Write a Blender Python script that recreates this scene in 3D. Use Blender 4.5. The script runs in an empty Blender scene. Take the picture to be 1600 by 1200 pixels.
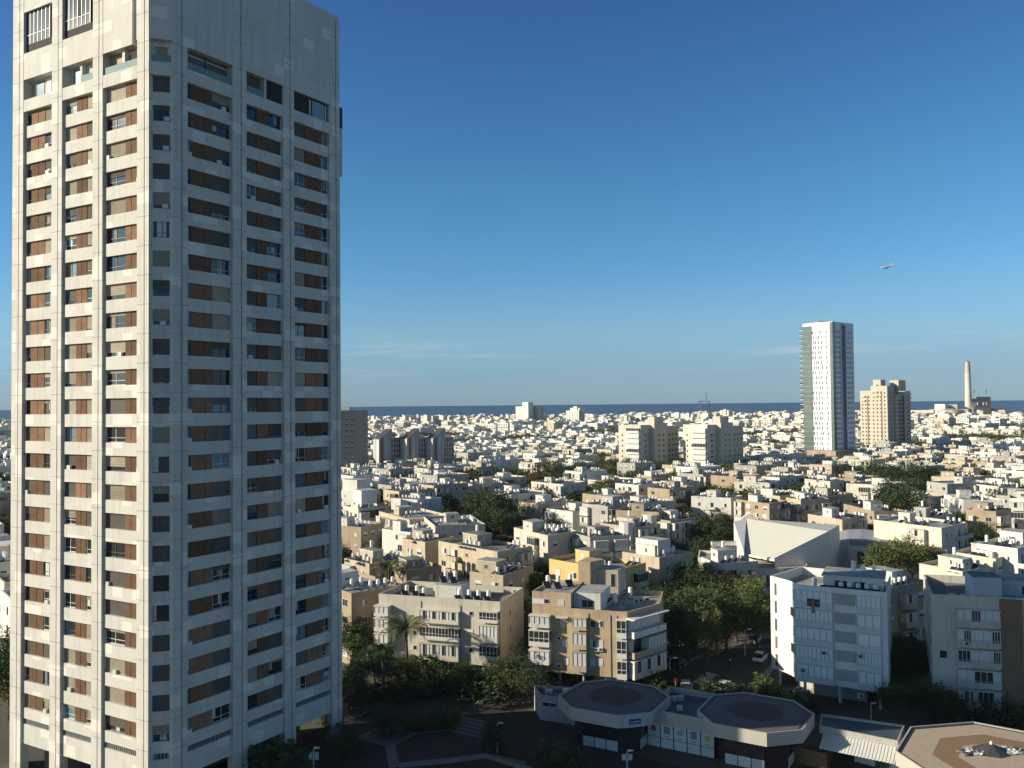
import bpy, math, random
import numpy as np
from mathutils import Matrix, Vector

# ------------------------------------------------------------------ camera
scene = bpy.context.scene
F = 1310.0; PITCH = math.radians(1.44); ROLL = math.radians(0.56); CAMZ = 43.0
_d = Vector((0, math.cos(PITCH), math.sin(PITCH)))
_r0 = Vector((1, 0, 0)); _u0 = Vector((0, -math.sin(PITCH), math.cos(PITCH)))
_r = _r0*math.cos(ROLL) - _u0*math.sin(ROLL)
_u = _r0*math.sin(ROLL) + _u0*math.cos(ROLL)
cam = bpy.data.cameras.new('camera'); cam.lens = F/1600*36; cam.sensor_width = 36
cam.clip_start = 0.5; cam.clip_end = 200000
co = bpy.data.objects.new('camera', cam); scene.collection.objects.link(co)
m = Matrix.Identity(4)
for i in range(3):
    m[i][0] = _r[i]; m[i][1] = _u[i]; m[i][2] = -_d[i]
m[2][3] = CAMZ
co.matrix_world = m
scene.camera = co
def ray(px, py):
    return _d + _r*((px-800)/F) - _u*((py-600)/F)
def G(px, py, z=0.0):                 # pixel -> plan point at height z
    v = ray(px, py); t = (z-CAMZ)/v.z
    return (v.x*t, v.y*t)
def GY(px, py, Y):                    # pixel -> world point at depth Y
    v = ray(px, py); t = Y/v.y
    return (v.x*t, Y, CAMZ+v.z*t)
def proj(x, y, z):
    p = Vector((x, y, z-CAMZ)); w = p.dot(_d)
    return (800+F*p.dot(_r)/w, 600-F*p.dot(_u)/w) if w > 0 else (-1e6, -1e6)

# ------------------------------------------------------------------ light
SUN_EL = math.radians(20.0)
SUN_AZ = math.radians(188.0)           # direction towards the sun in the plan, from +X
sdir = Vector((math.cos(SUN_AZ)*math.cos(SUN_EL), math.sin(SUN_AZ)*math.cos(SUN_EL), math.sin(SUN_EL)))
sl = bpy.data.lights.new('sun', 'SUN'); sl.energy = 4.8; sl.angle = math.radians(0.53); sl.color = (1.0, 0.88, 0.68)
so = bpy.data.objects.new('sun', sl); scene.collection.objects.link(so)
so.rotation_euler = sdir.to_track_quat('Z', 'Y').to_euler(); so.location = (-100, 0, 200)
world = bpy.data.worlds.new('World'); scene.world = world; world.use_nodes = True
nt = world.node_tree; N = nt.nodes; Lk = nt.links
for n in list(N): N.remove(n)
sky = N.new('ShaderNodeTexSky'); sky.sky_type = 'NISHITA'; sky.sun_disc = False
sky.sun_elevation = SUN_EL; sky.sun_rotation = math.pi/2 - SUN_AZ
sky.air_density = 1.0; sky.dust_density = 0.6; sky.ozone_density = 3.0; sky.altitude = 40
bg = N.new('ShaderNodeBackground'); bg.inputs[1].default_value = 0.08
out = N.new('ShaderNodeOutputWorld')
# the sky of the place: a grey-blue haze band near the horizon, thin streaks of cloud above it
tc = N.new('ShaderNodeTexCoord'); sep = N.new('ShaderNodeSeparateXYZ'); Lk.new(tc.outputs['Generated'], sep.inputs[0])
def wmath(op, a, b=None, c=None):
    n = N.new('ShaderNodeMath'); n.operation = op
    for i, v in enumerate((a, b, c)):
        if v is None: continue
        if isinstance(v, (int, float)): n.inputs[i].default_value = v
        else: Lk.new(v, n.inputs[i])
    return n.outputs[0]
hsv = N.new('ShaderNodeHueSaturation'); hsv.inputs['Saturation'].default_value = 1.12; hsv.inputs['Value'].default_value = 1.0
tint = N.new('ShaderNodeMix'); tint.data_type = 'RGBA'; tint.blend_type = 'MULTIPLY'; tint.inputs['Factor'].default_value = 1.0
Lk.new(sky.outputs[0], hsv.inputs['Color']); Lk.new(hsv.outputs[0], tint.inputs[6])
ramp = N.new('ShaderNodeValToRGB'); Lk.new(sep.outputs['Z'], ramp.inputs[0])
SKYRAMP = [(0.0, (0.62, 0.92, 1.60)), (0.010, (0.60, 0.90, 1.58)), (0.03, (0.52, 0.82, 1.42)), (0.085, (0.70, 0.99, 1.25)), (0.245, (0.60, 0.97, 1.12)), (0.43, (0.52, 0.76, 1.04)), (0.50, (0.56, 0.66, 0.80)), (0.62, (0.82, 0.56, 0.40)), (1.0, (0.85, 0.55, 0.36))]
el = ramp.color_ramp.elements
while len(el) < len(SKYRAMP): el.new(0.5)
for e, (p, c) in zip(el, SKYRAMP): e.position = p; e.color = (*c, 1)
Lk.new(ramp.outputs[0], tint.inputs[7])
mp = N.new('ShaderNodeMapping'); mp.inputs['Scale'].default_value = (2.2, 2.2, 30.0); Lk.new(tc.outputs['Generated'], mp.inputs[0])
no = N.new('ShaderNodeTexNoise'); no.inputs['Scale'].default_value = 2.6; no.inputs['Detail'].default_value = 7; no.inputs['Roughness'].default_value = 0.62
Lk.new(mp.outputs[0], no.inputs['Vector'])
mr = N.new('ShaderNodeMapRange'); mr.inputs[1].default_value = 0.50; mr.inputs[2].default_value = 0.78; Lk.new(no.outputs[0], mr.inputs[0])
band = wmath('MULTIPLY', wmath('SMOOTH_MIN', wmath('MAXIMUM', wmath('MULTIPLY', wmath('SUBTRACT', sep.outputs['Z'], 0.025), 30.0), 0.0), 1.0, 0.1),
             wmath('MAXIMUM', wmath('SUBTRACT', 1.0, wmath('MULTIPLY', wmath('MAXIMUM', wmath('SUBTRACT', sep.outputs['Z'], 0.05), 0.0), 22.0)), 0.0))
cf = wmath('MULTIPLY', wmath('MULTIPLY', mr.outputs[0], band), 0.65)
cm = N.new('ShaderNodeMix'); cm.data_type = 'RGBA'; Lk.new(cf, cm.inputs['Factor']); Lk.new(tint.outputs[2], cm.inputs[6])
cm.inputs[7].default_value = (6.5, 6.6, 6.3, 1)
hf = wmath('MULTIPLY', wmath('MULTIPLY', wmath('MAXIMUM', wmath('SUBTRACT', 1.0, wmath('MULTIPLY', wmath('MAXIMUM', sep.outputs['Z'], 0.0), 6.5)), 0.0), 0.6), wmath('MAXIMUM', wmath('ADD', 0.75, wmath('MULTIPLY', sep.outputs['X'], 0.9)), 0.0))
hm = N.new('ShaderNodeMix'); hm.data_type = 'RGBA'; Lk.new(hf, hm.inputs['Factor']); Lk.new(cm.outputs[2], hm.inputs[6]); hm.inputs[7].default_value = (2.45, 3.6, 4.2, 1)
Lk.new(hm.outputs[2], bg.inputs[0]); Lk.new(bg.outputs[0], out.inputs[0])
vs = scene.view_settings; vs.view_transform = 'Standard'; vs.look = 'None'; vs.gamma = 1.0; vs.use_curve_mapping = False
vs.exposure = 0.55
scene.cycles.max_bounces = 5

# ------------------------------------------------------------------ materials
MATS = {}
def mat(name, col, rough=0.85, noise=0.0, nscale=0.5, objvar=0.0, metal=0.0, spec=None, streak=0.0, col2=None, mscale=None, bump=0.0):
    if name in MATS: return MATS[name]
    mt = bpy.data.materials.new(name); mt.use_nodes = True; t = mt.node_tree
    b = t.nodes['Principled BSDF']; b.inputs['Roughness'].default_value = rough; b.inputs['Metallic'].default_value = metal
    if spec is not None: b.inputs['Specular IOR Level'].default_value = spec
    b.inputs['Base Color'].default_value = (*col, 1); mt.diffuse_color = (*col, 1)
    last = None
    if noise or col2 or streak:
        g = t.nodes.new('ShaderNodeNewGeometry')
        nz = t.nodes.new('ShaderNodeTexNoise'); nz.inputs['Scale'].default_value = nscale; nz.inputs['Detail'].default_value = 6; nz.inputs['Roughness'].default_value = 0.65
        if mscale:
            mp = t.nodes.new('ShaderNodeMapping'); mp.inputs['Scale'].default_value = mscale; t.links.new(g.outputs['Position'], mp.inputs[0]); t.links.new(mp.outputs[0], nz.inputs['Vector'])
        else: t.links.new(g.outputs['Position'], nz.inputs['Vector'])
        rp = t.nodes.new('ShaderNodeMapRange'); rp.inputs[1].default_value = 0.3; rp.inputs[2].default_value = 0.7; t.links.new(nz.outputs[0], rp.inputs[0])
        mx = t.nodes.new('ShaderNodeMix'); mx.data_type = 'RGBA'; t.links.new(rp.outputs[0], mx.inputs['Factor'])
        c2 = col2 or tuple(c*(1-noise) for c in col)
        mx.inputs[6].default_value = (*c2, 1); mx.inputs[7].default_value = (*((min(1, c*(1+noise*0.4)) for c in col) if not col2 else col), 1)
        last = mx.outputs[2]
        if streak:
            m2 = t.nodes.new('ShaderNodeMapping'); m2.inputs['Scale'].default_value = (1.6, 1.6, 0.12); t.links.new(g.outputs['Position'], m2.inputs[0])
            n2 = t.nodes.new('ShaderNodeTexNoise'); n2.inputs['Scale'].default_value = 1.0; n2.inputs['Detail'].default_value = 5; t.links.new(m2.outputs[0], n2.inputs['Vector'])
            r2 = t.nodes.new('ShaderNodeMapRange'); r2.inputs[1].default_value = 0.52; r2.inputs[2].default_value = 0.75; r2.inputs[4].default_value = streak; t.links.new(n2.outputs[0], r2.inputs[0])
            x2 = t.nodes.new('ShaderNodeMix'); x2.data_type = 'RGBA'; t.links.new(r2.outputs[0], x2.inputs['Factor']); t.links.new(last, x2.inputs[6])
            x2.inputs[7].default_value = (*(c*0.42 for c in col), 1); last = x2.outputs[2]
    if objvar:
        oi = t.nodes.new('ShaderNodeObjectInfo'); r = t.nodes.new('ShaderNodeMapRange'); t.links.new(oi.outputs['Random'], r.inputs[0])
        r.inputs[3].default_value = 1-objvar; r.inputs[4].default_value = 1+objvar*0.5
        x = t.nodes.new('ShaderNodeHueSaturation'); t.links.new(r.outputs[0], x.inputs['Value'])
        if last: t.links.new(last, x.inputs['Color'])
        else: x.inputs['Color'].default_value = (*col, 1)
        last = x.outputs[0]
    if last: t.links.new(last, b.inputs['Base Color'])
    if bump:
        g = t.nodes.new('ShaderNodeNewGeometry'); nb = t.nodes.new('ShaderNodeTexNoise'); nb.inputs['Scale'].default_value = 3; t.links.new(g.outputs['Position'], nb.inputs['Vector'])
        bp = t.nodes.new('ShaderNodeBump'); bp.inputs['Strength'].default_value = bump; t.links.new(nb.outputs[0], bp.inputs['Height']); t.links.new(bp.outputs[0], b.inputs['Normal'])
    MATS[name] = mt; return mt

def tower_concrete():
    mt = mat('tower_concrete', (0.58, 0.563, 0.505), 0.8, noise=0.12, nscale=0.35, streak=0.28)
    t = mt.node_tree; b = t.nodes['Principled BSDF']; last = b.inputs['Base Color'].links[0].from_socket
    g = t.nodes.new('ShaderNodeNewGeometry')
    mp = t.nodes.new('ShaderNodeMapping'); mp.inputs['Scale'].default_value = (0.62, 0.62, 0.8); mp.inputs['Rotation'].default_value = (0, 0, math.radians(33))
    t.links.new(g.outputs['Position'], mp.inputs[0])
    fl = t.nodes.new('ShaderNodeVectorMath'); fl.operation = 'FLOOR'; t.links.new(mp.outputs[0], fl.inputs[0])
    wn = t.nodes.new('ShaderNodeTexWhiteNoise'); t.links.new(fl.outputs[0], wn.inputs['Vector'])
    gt = t.nodes.new('ShaderNodeMath'); gt.operation = 'GREATER_THAN'; gt.inputs[1].default_value = 0.87; t.links.new(wn.outputs['Value'], gt.inputs[0])
    ml = t.nodes.new('ShaderNodeMath'); ml.operation = 'MULTIPLY'; ml.inputs[1].default_value = 0.5; t.links.new(gt.outputs[0], ml.inputs[0])
    mx = t.nodes.new('ShaderNodeMix'); mx.data_type = 'RGBA'; t.links.new(ml.outputs[0], mx.inputs['Factor']); t.links.new(last, mx.inputs[6]); mx.inputs[7].default_value = (0.80, 0.77, 0.68, 1)
    t.links.new(mx.outputs[2], b.inputs['Base Color']); return mt
M_TC = tower_concrete()
M_JOINT = mat('dark_joint', (0.10, 0.10, 0.10), 0.9)
M_WOOD = mat('brown_cladding', (0.235, 0.138, 0.086), 0.75, spec=0.05, noise=0.25, nscale=1.2, objvar=0.5)
M_ROLL = mat('roller_shutter_beige', (0.40, 0.35, 0.27), 0.8, spec=0.1, noise=0.15, nscale=0.8, objvar=0.35)
M_ROLLD = mat('roller_shutter_grey', (0.15, 0.135, 0.115), 0.8, spec=0.1, noise=0.15, nscale=0.8, objvar=0.35)
M_GLASS = mat('window_glass', (0.018, 0.022, 0.026), 0.06, spec=0.6)
M_GLASSB = mat('pale_window_glass', (0.16, 0.24, 0.27), 0.08, spec=0.8)
M_FRAME = mat('white_frame', (0.62, 0.62, 0.60), 0.5)
M_FRAMED = mat('dark_frame', (0.06, 0.06, 0.065), 0.5)
M_WHITE = mat('white_plaster', (0.66, 0.645, 0.59), 0.85, noise=0.12, nscale=0.25, objvar=0.10, streak=0.45)
M_CREAM = mat('cream_plaster', (0.60, 0.565, 0.47), 0.88, noise=0.16, nscale=0.25, objvar=0.14, streak=0.5)
M_SAND = mat('sand_plaster', (0.50, 0.43, 0.32), 0.9, noise=0.2, nscale=0.3, objvar=0.16, streak=0.5)
M_TAN = mat('tan_plaster', (0.40, 0.32, 0.225), 0.9, noise=0.22, nscale=0.3, objvar=0.15, streak=0.5)
M_GREY = mat('grey_plaster', (0.40, 0.385, 0.35), 0.9, noise=0.2, nscale=0.3, objvar=0.15, streak=0.3)
M_YELLOW = mat('yellow_plaster', (0.62, 0.45, 0.19), 0.9, noise=0.15, nscale=0.3, streak=0.2)
M_ROOF = mat('roof_whitewash', (0.50, 0.52, 0.54), 0.85, noise=0.45, nscale=0.35, objvar=0.25, col2=(0.20, 0.20, 0.19))
M_ROOFD = mat('roof_grey', (0.22, 0.22, 0.22), 0.9, noise=0.4, nscale=0.3, objvar=0.25)
M_TANK = mat('water_tank_white', (0.80, 0.79, 0.75), 0.45)
M_PANEL = mat('solar_collector', (0.025, 0.03, 0.045), 0.12, spec=0.6)
M_METAL = mat('galvanised_metal', (0.42, 0.43, 0.44), 0.5, metal=0.3)
M_WIN = mat('dark_window', (0.035, 0.038, 0.042), 0.15, spec=0.5)
M_SHUT = mat('white_shutter', (0.60, 0.60, 0.57), 0.6, objvar=0.15)
M_BLUEGREY = mat('pale_blue_plaster', (0.42, 0.46, 0.50), 0.85, noise=0.1, nscale=0.3, streak=0.2)
M_BROWNP = mat('brown_plaster', (0.21, 0.135, 0.085), 0.9, noise=0.15, nscale=0.3)
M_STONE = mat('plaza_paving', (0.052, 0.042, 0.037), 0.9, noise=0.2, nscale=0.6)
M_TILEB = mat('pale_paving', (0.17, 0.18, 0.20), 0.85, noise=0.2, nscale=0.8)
M_ASPH = mat('asphalt', (0.05, 0.05, 0.052), 0.9, noise=0.3, nscale=0.5)
M_PAVE = mat('pavement', (0.20, 0.19, 0.18), 0.9, noise=0.2, nscale=0.8)
M_PAINT = mat('road_paint', (0.62, 0.62, 0.60), 0.7, noise=0.3, nscale=2)
M_GROUND = mat('ground', (0.055, 0.058, 0.035), 0.95, noise=0.5, nscale=0.06, col2=(0.12, 0.11, 0.09))
M_GRASS = mat('lawn', (0.035, 0.06, 0.018), 0.95, noise=0.4, nscale=1.0)
M_TRUNK = mat('bark', (0.10, 0.075, 0.05), 0.95, noise=0.3, nscale=3)
M_SEA = mat('sea_water', (0.005, 0.035, 0.11), 0.35, noise=0.25, nscale=0.002, spec=0.08, mscale=(1, 4, 1))
M_TERRA = mat('terracotta_tiles', (0.36, 0.13, 0.07), 0.85, noise=0.25, nscale=0.8)

def leafmat(name, c, var=0.35):
    mt = bpy.data.materials.new(name); mt.use_nodes = True; t = mt.node_tree; b = t.nodes['Principled BSDF']
    b.inputs['Roughness'].default_value = 0.7; b.inputs['Specular IOR Level'].default_value = 0.25
    g = t.nodes.new('ShaderNodeNewGeometry'); r = t.nodes.new('ShaderNodeMapRange'); t.links.new(g.outputs['Random Per Island'], r.inputs[0])
    r.inputs[3].default_value = 1-var; r.inputs[4].default_value = 1+var*1.3
    h = t.nodes.new('ShaderNodeHueSaturation'); h.inputs['Color'].default_value = (*c, 1); t.links.new(r.outputs[0], h.inputs['Value'])
    oi = t.nodes.new('ShaderNodeObjectInfo'); r2 = t.nodes.new('ShaderNodeMapRange'); t.links.new(oi.outputs['Random'], r2.inputs[0]); r2.inputs[3].default_value = 0.47; r2.inputs[4].default_value = 0.53
    t.links.new(r2.outputs[0], h.inputs['Hue']); t.links.new(h.outputs[0], b.inputs['Base Color'])
    MATS[name] = mt; return mt
M_LEAF = leafmat('leaf_green', (0.088, 0.115, 0.034))
M_LEAFD = leafmat('leaf_dark', (0.050, 0.072, 0.028))
M_LEAFO = leafmat('leaf_olive', (0.15, 0.15, 0.05))
M_LEAFB = leafmat('leaf_russet', (0.16, 0.10, 0.045))
M_PALM = leafmat('palm_frond', (0.10, 0.125, 0.05))

# ------------------------------------------------------------------ mesh building
class MB:
    def __init__(s): s.v = []; s.f = []; s.m = []; s.mats = []
    def mi(s, mt):
        if mt not in s.mats: s.mats.append(mt)
        return s.mats.index(mt)
    def face(s, pts, mt):
        n = len(s.v); s.v.extend(pts); s.f.append(tuple(range(n, n+len(pts)))); s.m.append(s.mi(mt))
    def hexa(s, p, mt, top=None):     # p: 4 bottom (ccw) + 4 top
        n = len(s.v); s.v.extend(p); k = s.mi(mt); kt = s.mi(top) if top else k
        for q, a in (((3, 2, 1, 0), k), ((4, 5, 6, 7), kt), ((0, 1, 5, 4), k), ((1, 2, 6, 5), k), ((2, 3, 7, 6), k), ((3, 0, 4, 7), k)):
            s.f.append(tuple(n+i for i in q)); s.m.append(a)
    def box(s, x0, x1, y0, y1, z0, z1, mt, top=None):
        s.hexa([(x0, y0, z0), (x1, y0, z0), (x1, y1, z0), (x0, y1, z0), (x0, y0, z1), (x1, y0, z1), (x1, y1, z1), (x0, y1, z1)], mt, top)
    def prism(s, poly, z0, z1, mt, top=None, bottom=True):
        n = len(s.v); k = len(poly)
        s.v.extend((x, y, z0) for x, y in poly); s.v.extend((x, y, z1) for x, y in poly)
        a = s.mi(mt); b = s.mi(top) if top else a
        for i in range(k):
            j = (i+1) % k; s.f.append((n+i, n+j, n+k+j, n+k+i)); s.m.append(a)
        s.f.append(tuple(n+k+i for i in range(k))); s.m.append(b)
        if bottom: s.f.append(tuple(n+k-1-i for i in range(k))); s.m.append(a)
    def ring(s, poly, t, z0, z1, mt):        # parapet: wall of thickness t inside a convex ccw poly
        inn = inset(poly, t); n = len(s.v); k = len(poly)
        for P, z in ((poly, z0), (poly, z1), (inn, z1), (inn, z0)): s.v.extend((x, y, z) for x, y in P)
        a = s.mi(mt)
        for r in range(3):
            for i in range(k):
                j = (i+1) % k; s.f.append((n+r*k+i, n+r*k+j, n+(r+1)*k+j, n+(r+1)*k+i)); s.m.append(a)
    def cyl(s, x, y, z0, z1, r, mt, seg=8, r1=None, cap=True):
        r1 = r if r1 is None else r1; n = len(s.v); a = s.mi(mt)
        for rr, z in ((r, z0), (r1, z1)):
            for i in range(seg):
                t = 2*math.pi*i/seg; s.v.append((x+rr*math.cos(t), y+rr*math.sin(t), z))
        for i in range(seg):
            j = (i+1) % seg; s.f.append((n+i, n+j, n+seg+j, n+seg+i)); s.m.append(a)
        if cap: s.f.append(tuple(n+seg+i for i in range(seg))); s.m.append(a); s.f.append(tuple(n+seg-1-i for i in range(seg))); s.m.append(a)
    def tube(s, a, b, r, mt, r1=None, seg=5):
        a = Vector(a); b = Vector(b); r1 = r if r1 is None else r1; d = (b-a)
        if d.length < 1e-6: return
        q = d.to_track_quat('Z', 'Y'); n = len(s.v); k = s.mi(mt)
        for P, rr in ((a, r), (b, r1)):
            for i in range(seg):
                t = 2*math.pi*i/seg; w = P + q @ Vector((rr*math.cos(t), rr*math.sin(t), 0)); s.v.append(tuple(w))
        for i in range(seg):
            j = (i+1) % seg; s.f.append((n+i, n+j, n+seg+j, n+seg+i)); s.m.append(k)
        s.f.append(tuple(n+seg+i for i in range(seg))); s.m.append(k); s.f.append(tuple(n+seg-1-i for i in range(seg))); s.m.append(k)
    def mesh(s, name, smooth=False):
        me = bpy.data.meshes.new(name); me.from_pydata([tuple(v) for v in s.v], [], s.f)
        for mt in s.mats: me.materials.append(mt)
        me.polygons.foreach_set('material_index', s.m)
        if smooth: me.polygons.foreach_set('use_smooth', [True]*len(s.f))
        me.update(); return me
    def build(s, name, parent=None, loc=None, rot=None, smooth=False):
        if not s.f: return None
        return link(name, s.mesh(name, smooth), parent, loc, rot)
def link(name, me, parent=None, loc=None, rot=None, label=None):
    o = bpy.data.objects.new(name, me); scene.collection.objects.link(o)
    if parent is not None: o.parent = parent
    if loc: o.location = loc
    if rot is not None: o.rotation_euler = (0, 0, rot) if isinstance(rot, (int, float)) else rot
    if label: o['label'] = label
    return o
USED = set()
def tag(o, label=None, cat=None, group=None, kind=None):
    if label:
        label = ' '.join(label.split()[:16]); o['label'] = label
        if label in USED and not group: print('DUP LABEL', label)
        USED.add(label)
    if cat: o['category'] = cat
    if group: o['group'] = group
    if kind: o['kind'] = kind
    return o
def thing(name, label, cat, loc=(0, 0, 0), rot=0.0, group=None):
    o = bpy.data.objects.new(name, None); scene.collection.objects.link(o); o.location = loc; o.rotation_euler = (0, 0, rot)
    o.empty_display_size = 0.5
    return tag(o, label, cat, group)
def copy_tree(o, parent=None):
    c = o.copy(); scene.collection.objects.link(c)
    if parent is not None: c.parent = parent
    for ch in o.children: copy_tree(ch, c)
    return c
def inset(poly, t):
    k = len(poly); res = []
    for i in range(k):
        a = Vector(poly[i-1]); b = Vector(poly[i]); c = Vector(poly[(i+1) % k])
        d1 = (b-a).normalized(); d2 = (c-b).normalized(); n1 = Vector((-d1.y, d1.x)); n2 = Vector((-d2.y, d2.x))
        w = (n1+n2); w = w/max(0.3, w.length_squared/2) if w.length > 1e-6 else n1
        p = b + w*t; res.append((p.x, p.y))
    return res
def ccw(poly):
    a = sum(poly[i-1][0]*poly[i][1]-poly[i][0]*poly[i-1][1] for i in range(len(poly)))
    return list(poly) if a > 0 else list(reversed(poly))
class Fac:                            # a facade: origin, direction along, outward normal to its right-hand side
    def __init__(s, a, b):
        s.a = Vector(a[:2]); s.b = Vector(b[:2]); s.L = (s.b-s.a).length; s.u = (s.b-s.a)/s.L; s.n = Vector((s.u.y, -s.u.x))
    def p(s, u, d, z):
        w = s.a + s.u*u + s.n*d; return (w.x, w.y, z)
    def box(s, mb, u0, u1, d0, d1, z0, z1, mt, top=None):
        P = s.p; mb.hexa([P(u0, d1, z0), P(u1, d1, z0), P(u1, d0, z0), P(u0, d0, z0), P(u0, d1, z1), P(u1, d1, z1), P(u1, d0, z1), P(u0, d0, z1)], mt, top)
    def hit(s, px, py, d=0.0):         # pixel -> (u, z) on the facade plane
        v = ray(px, py); a = s.a + s.n*d
        den = v.x*s.n.x + v.y*s.n.y; t = (a.x*s.n.x + a.y*s.n.y)/den
        return ((v.x*t-s.a.x)*s.u.x + (v.y*t-s.a.y)*s.u.y, CAMZ+v.z*t)
# ------------------------------------------------------------------ the big tower on the left
R33 = math.radians(57)
dR = Vector((math.cos(R33), math.sin(R33))); dL = Vector((math.cos(math.radians(151)), math.sin(math.radians(151))))
P0 = Vector((-38.6, 89.0)); P1 = P0 + (dR-dL).normalized()*2.4
LR, LL = 25.1, 24.9
P2 = P1 + dR*LR; P3 = P0 + dL*LL
c2 = (dR+dL).normalized()*2.4; c3 = c2
P2b = P2 + c2; P3b = P3 + (dR+dL).normalized()*2.4
Pbk1 = P2b + dL*4.0; Pbk2 = P3b + dR*2.4
TOWER_POLY = [tuple(p) for p in (P0, P1, P2, P2b, Pbk1, Pbk2, P3b, P3)]   # the hidden back is cut to where the tower's shadow ends in the photograph
PITCHZ = 3.15; Z0 = 7.8; NR = 23
tower = thing('apartment_tower', 'tall white concrete apartment tower with brown window panels filling the left side', 'tower', (P0.x, P0.y, 0))
_toff = Vector((-P0.x, -P0.y, 0))
def tb(mb, name, parent=None, label=None):
    o = mb.build(name)
    o.parent = parent or tower
    if o.parent == tower: o.location = _toff
    if label: o['label'] = label
    return o
core = MB()
inn = inset(TOWER_POLY, 1.05)
core.prism(inn, 3.6, 93.4, M_TC, M_ROOFD); tb(core, 'core')
lob = MB(); lob.prism(inset(TOWER_POLY, 6.5), 0, 3.62, mat('lobby_wall', (0.12, 0.10, 0.08), 0.8)); tb(lob, 'ground_floor_wall')
FL = Fac(P3, P0); FC = Fac(P0, P1); FR = Fac(P1, P2); FRC = Fac(P2, P2b); FLC = Fac(P3b, P3)
def ucol(fac, px): return fac.hit(px, 640)[0]
# column (rib) edges along each facade from the photograph
ribsL = [(ucol(FL, 18), ucol(FL, 34)), (ucol(FL, 79), ucol(FL, 95)), (ucol(FL, 143.5), ucol(FL, 159)), (ucol(FL, 213.5), FL.L)]
ribsR = [(0.0, ucol(FR, 293)), (ucol(FR, 364), ucol(FR, 386)), (ucol(FR, 444), ucol(FR, 461)), (ucol(FR, 517), FR.L)]
ribsL[0] = (0.0, ribsL[0][1])
RIBD = 0.0; SPD = -0.26; WD = -0.95
def rib(fac, u0, u1, z1=94.5, both=True):
    mb = MB(); c = (u0+u1)/2; g = 0.07
    cc = u0+(u1-u0)*0.62 if both else c
    fac.box(mb, u0, cc-g, -1.0, RIBD, 0, z1, M_TC); fac.box(mb, cc+g, u1, -1.0, RIBD, 0, z1, M_TC)
    fac.box(mb, cc-g, cc+g, -1.0, RIBD-0.3, 0, z1, M_JOINT)
    for k in range(30):
        z = 6.9+PITCHZ*k
        if z > z1: break
        fac.box(mb, u0-0.004, u1+0.004, -1.0, RIBD+0.004, z, z+0.035, M_JOINT)
    return mb
for (a, b) in ribsL: tb(rib(FL, a, b), 'pilaster')
for (a, b) in ribsR: tb(rib(FR, a, b), 'pilaster')
mb = MB(); FRC.box(mb, 0.003, FRC.L-0.003, -1, -0.02, 0, 94.5, M_TC); tb(mb, 'pilaster')
mb = MB(); FLC.box(mb, 0.003, FLC.L-0.003, -1, -0.02, 0, 94.5, M_TC); tb(mb, 'pilaster')
bk = Fac(P2b, Pbk1); mb = MB(); bk.box(mb, 0.01, bk.L, -1, -0.02, 3.6, 94.5, M_TC)
bk = Fac(Pbk1, Pbk2); bk.box(mb, 0.01, bk.L-0.01, -1, -0.02, 3.6, 94.5, M_TC); bk = Fac(Pbk2, P3b); bk.box(mb, 0.01, bk.L-0.01, -1, -0.02, 3.6, 94.5, M_TC); tb(mb, 'rear_wall')
bays = [(FL, ribsL[0][1], ribsL[1][0], 'L', 0), (FL, ribsL[1][1], ribsL[2][0], 'L', 1), (FL, ribsL[2][1], ribsL[3][0], 'L', 2),
        (FC, 0.30, FC.L-0.04, 'C', 3),
        (FR, ribsR[0][1], ribsR[1][0], 'R', 4), (FR, ribsR[1][1], ribsR[2][0], 'R', 5), (FR, ribsR[2][1], ribsR[3][0], 'R', 6)]
PAT = {0: [('g', 0, .16), ('w', .16, .64), ('r', .64, 1)], 1: [('r', 0, .36), ('w', .36, .70), ('r', .70, 1)], 2: [('r', 0, .56), ('w', .56, .90), ('g', .90, 1)],
       3: [('d', 0, 1)], 4: [('g', 0, .11), ('w', .11, .60), ('r', .60, 1)], 5: [('r', 0, .33), ('w', .33, .63), ('r', .63, 1)], 6: [('r', 0, .36), ('w', .36, .82), ('g', .82, 1)]}
rng = random.Random(7)
WINS = []
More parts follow.
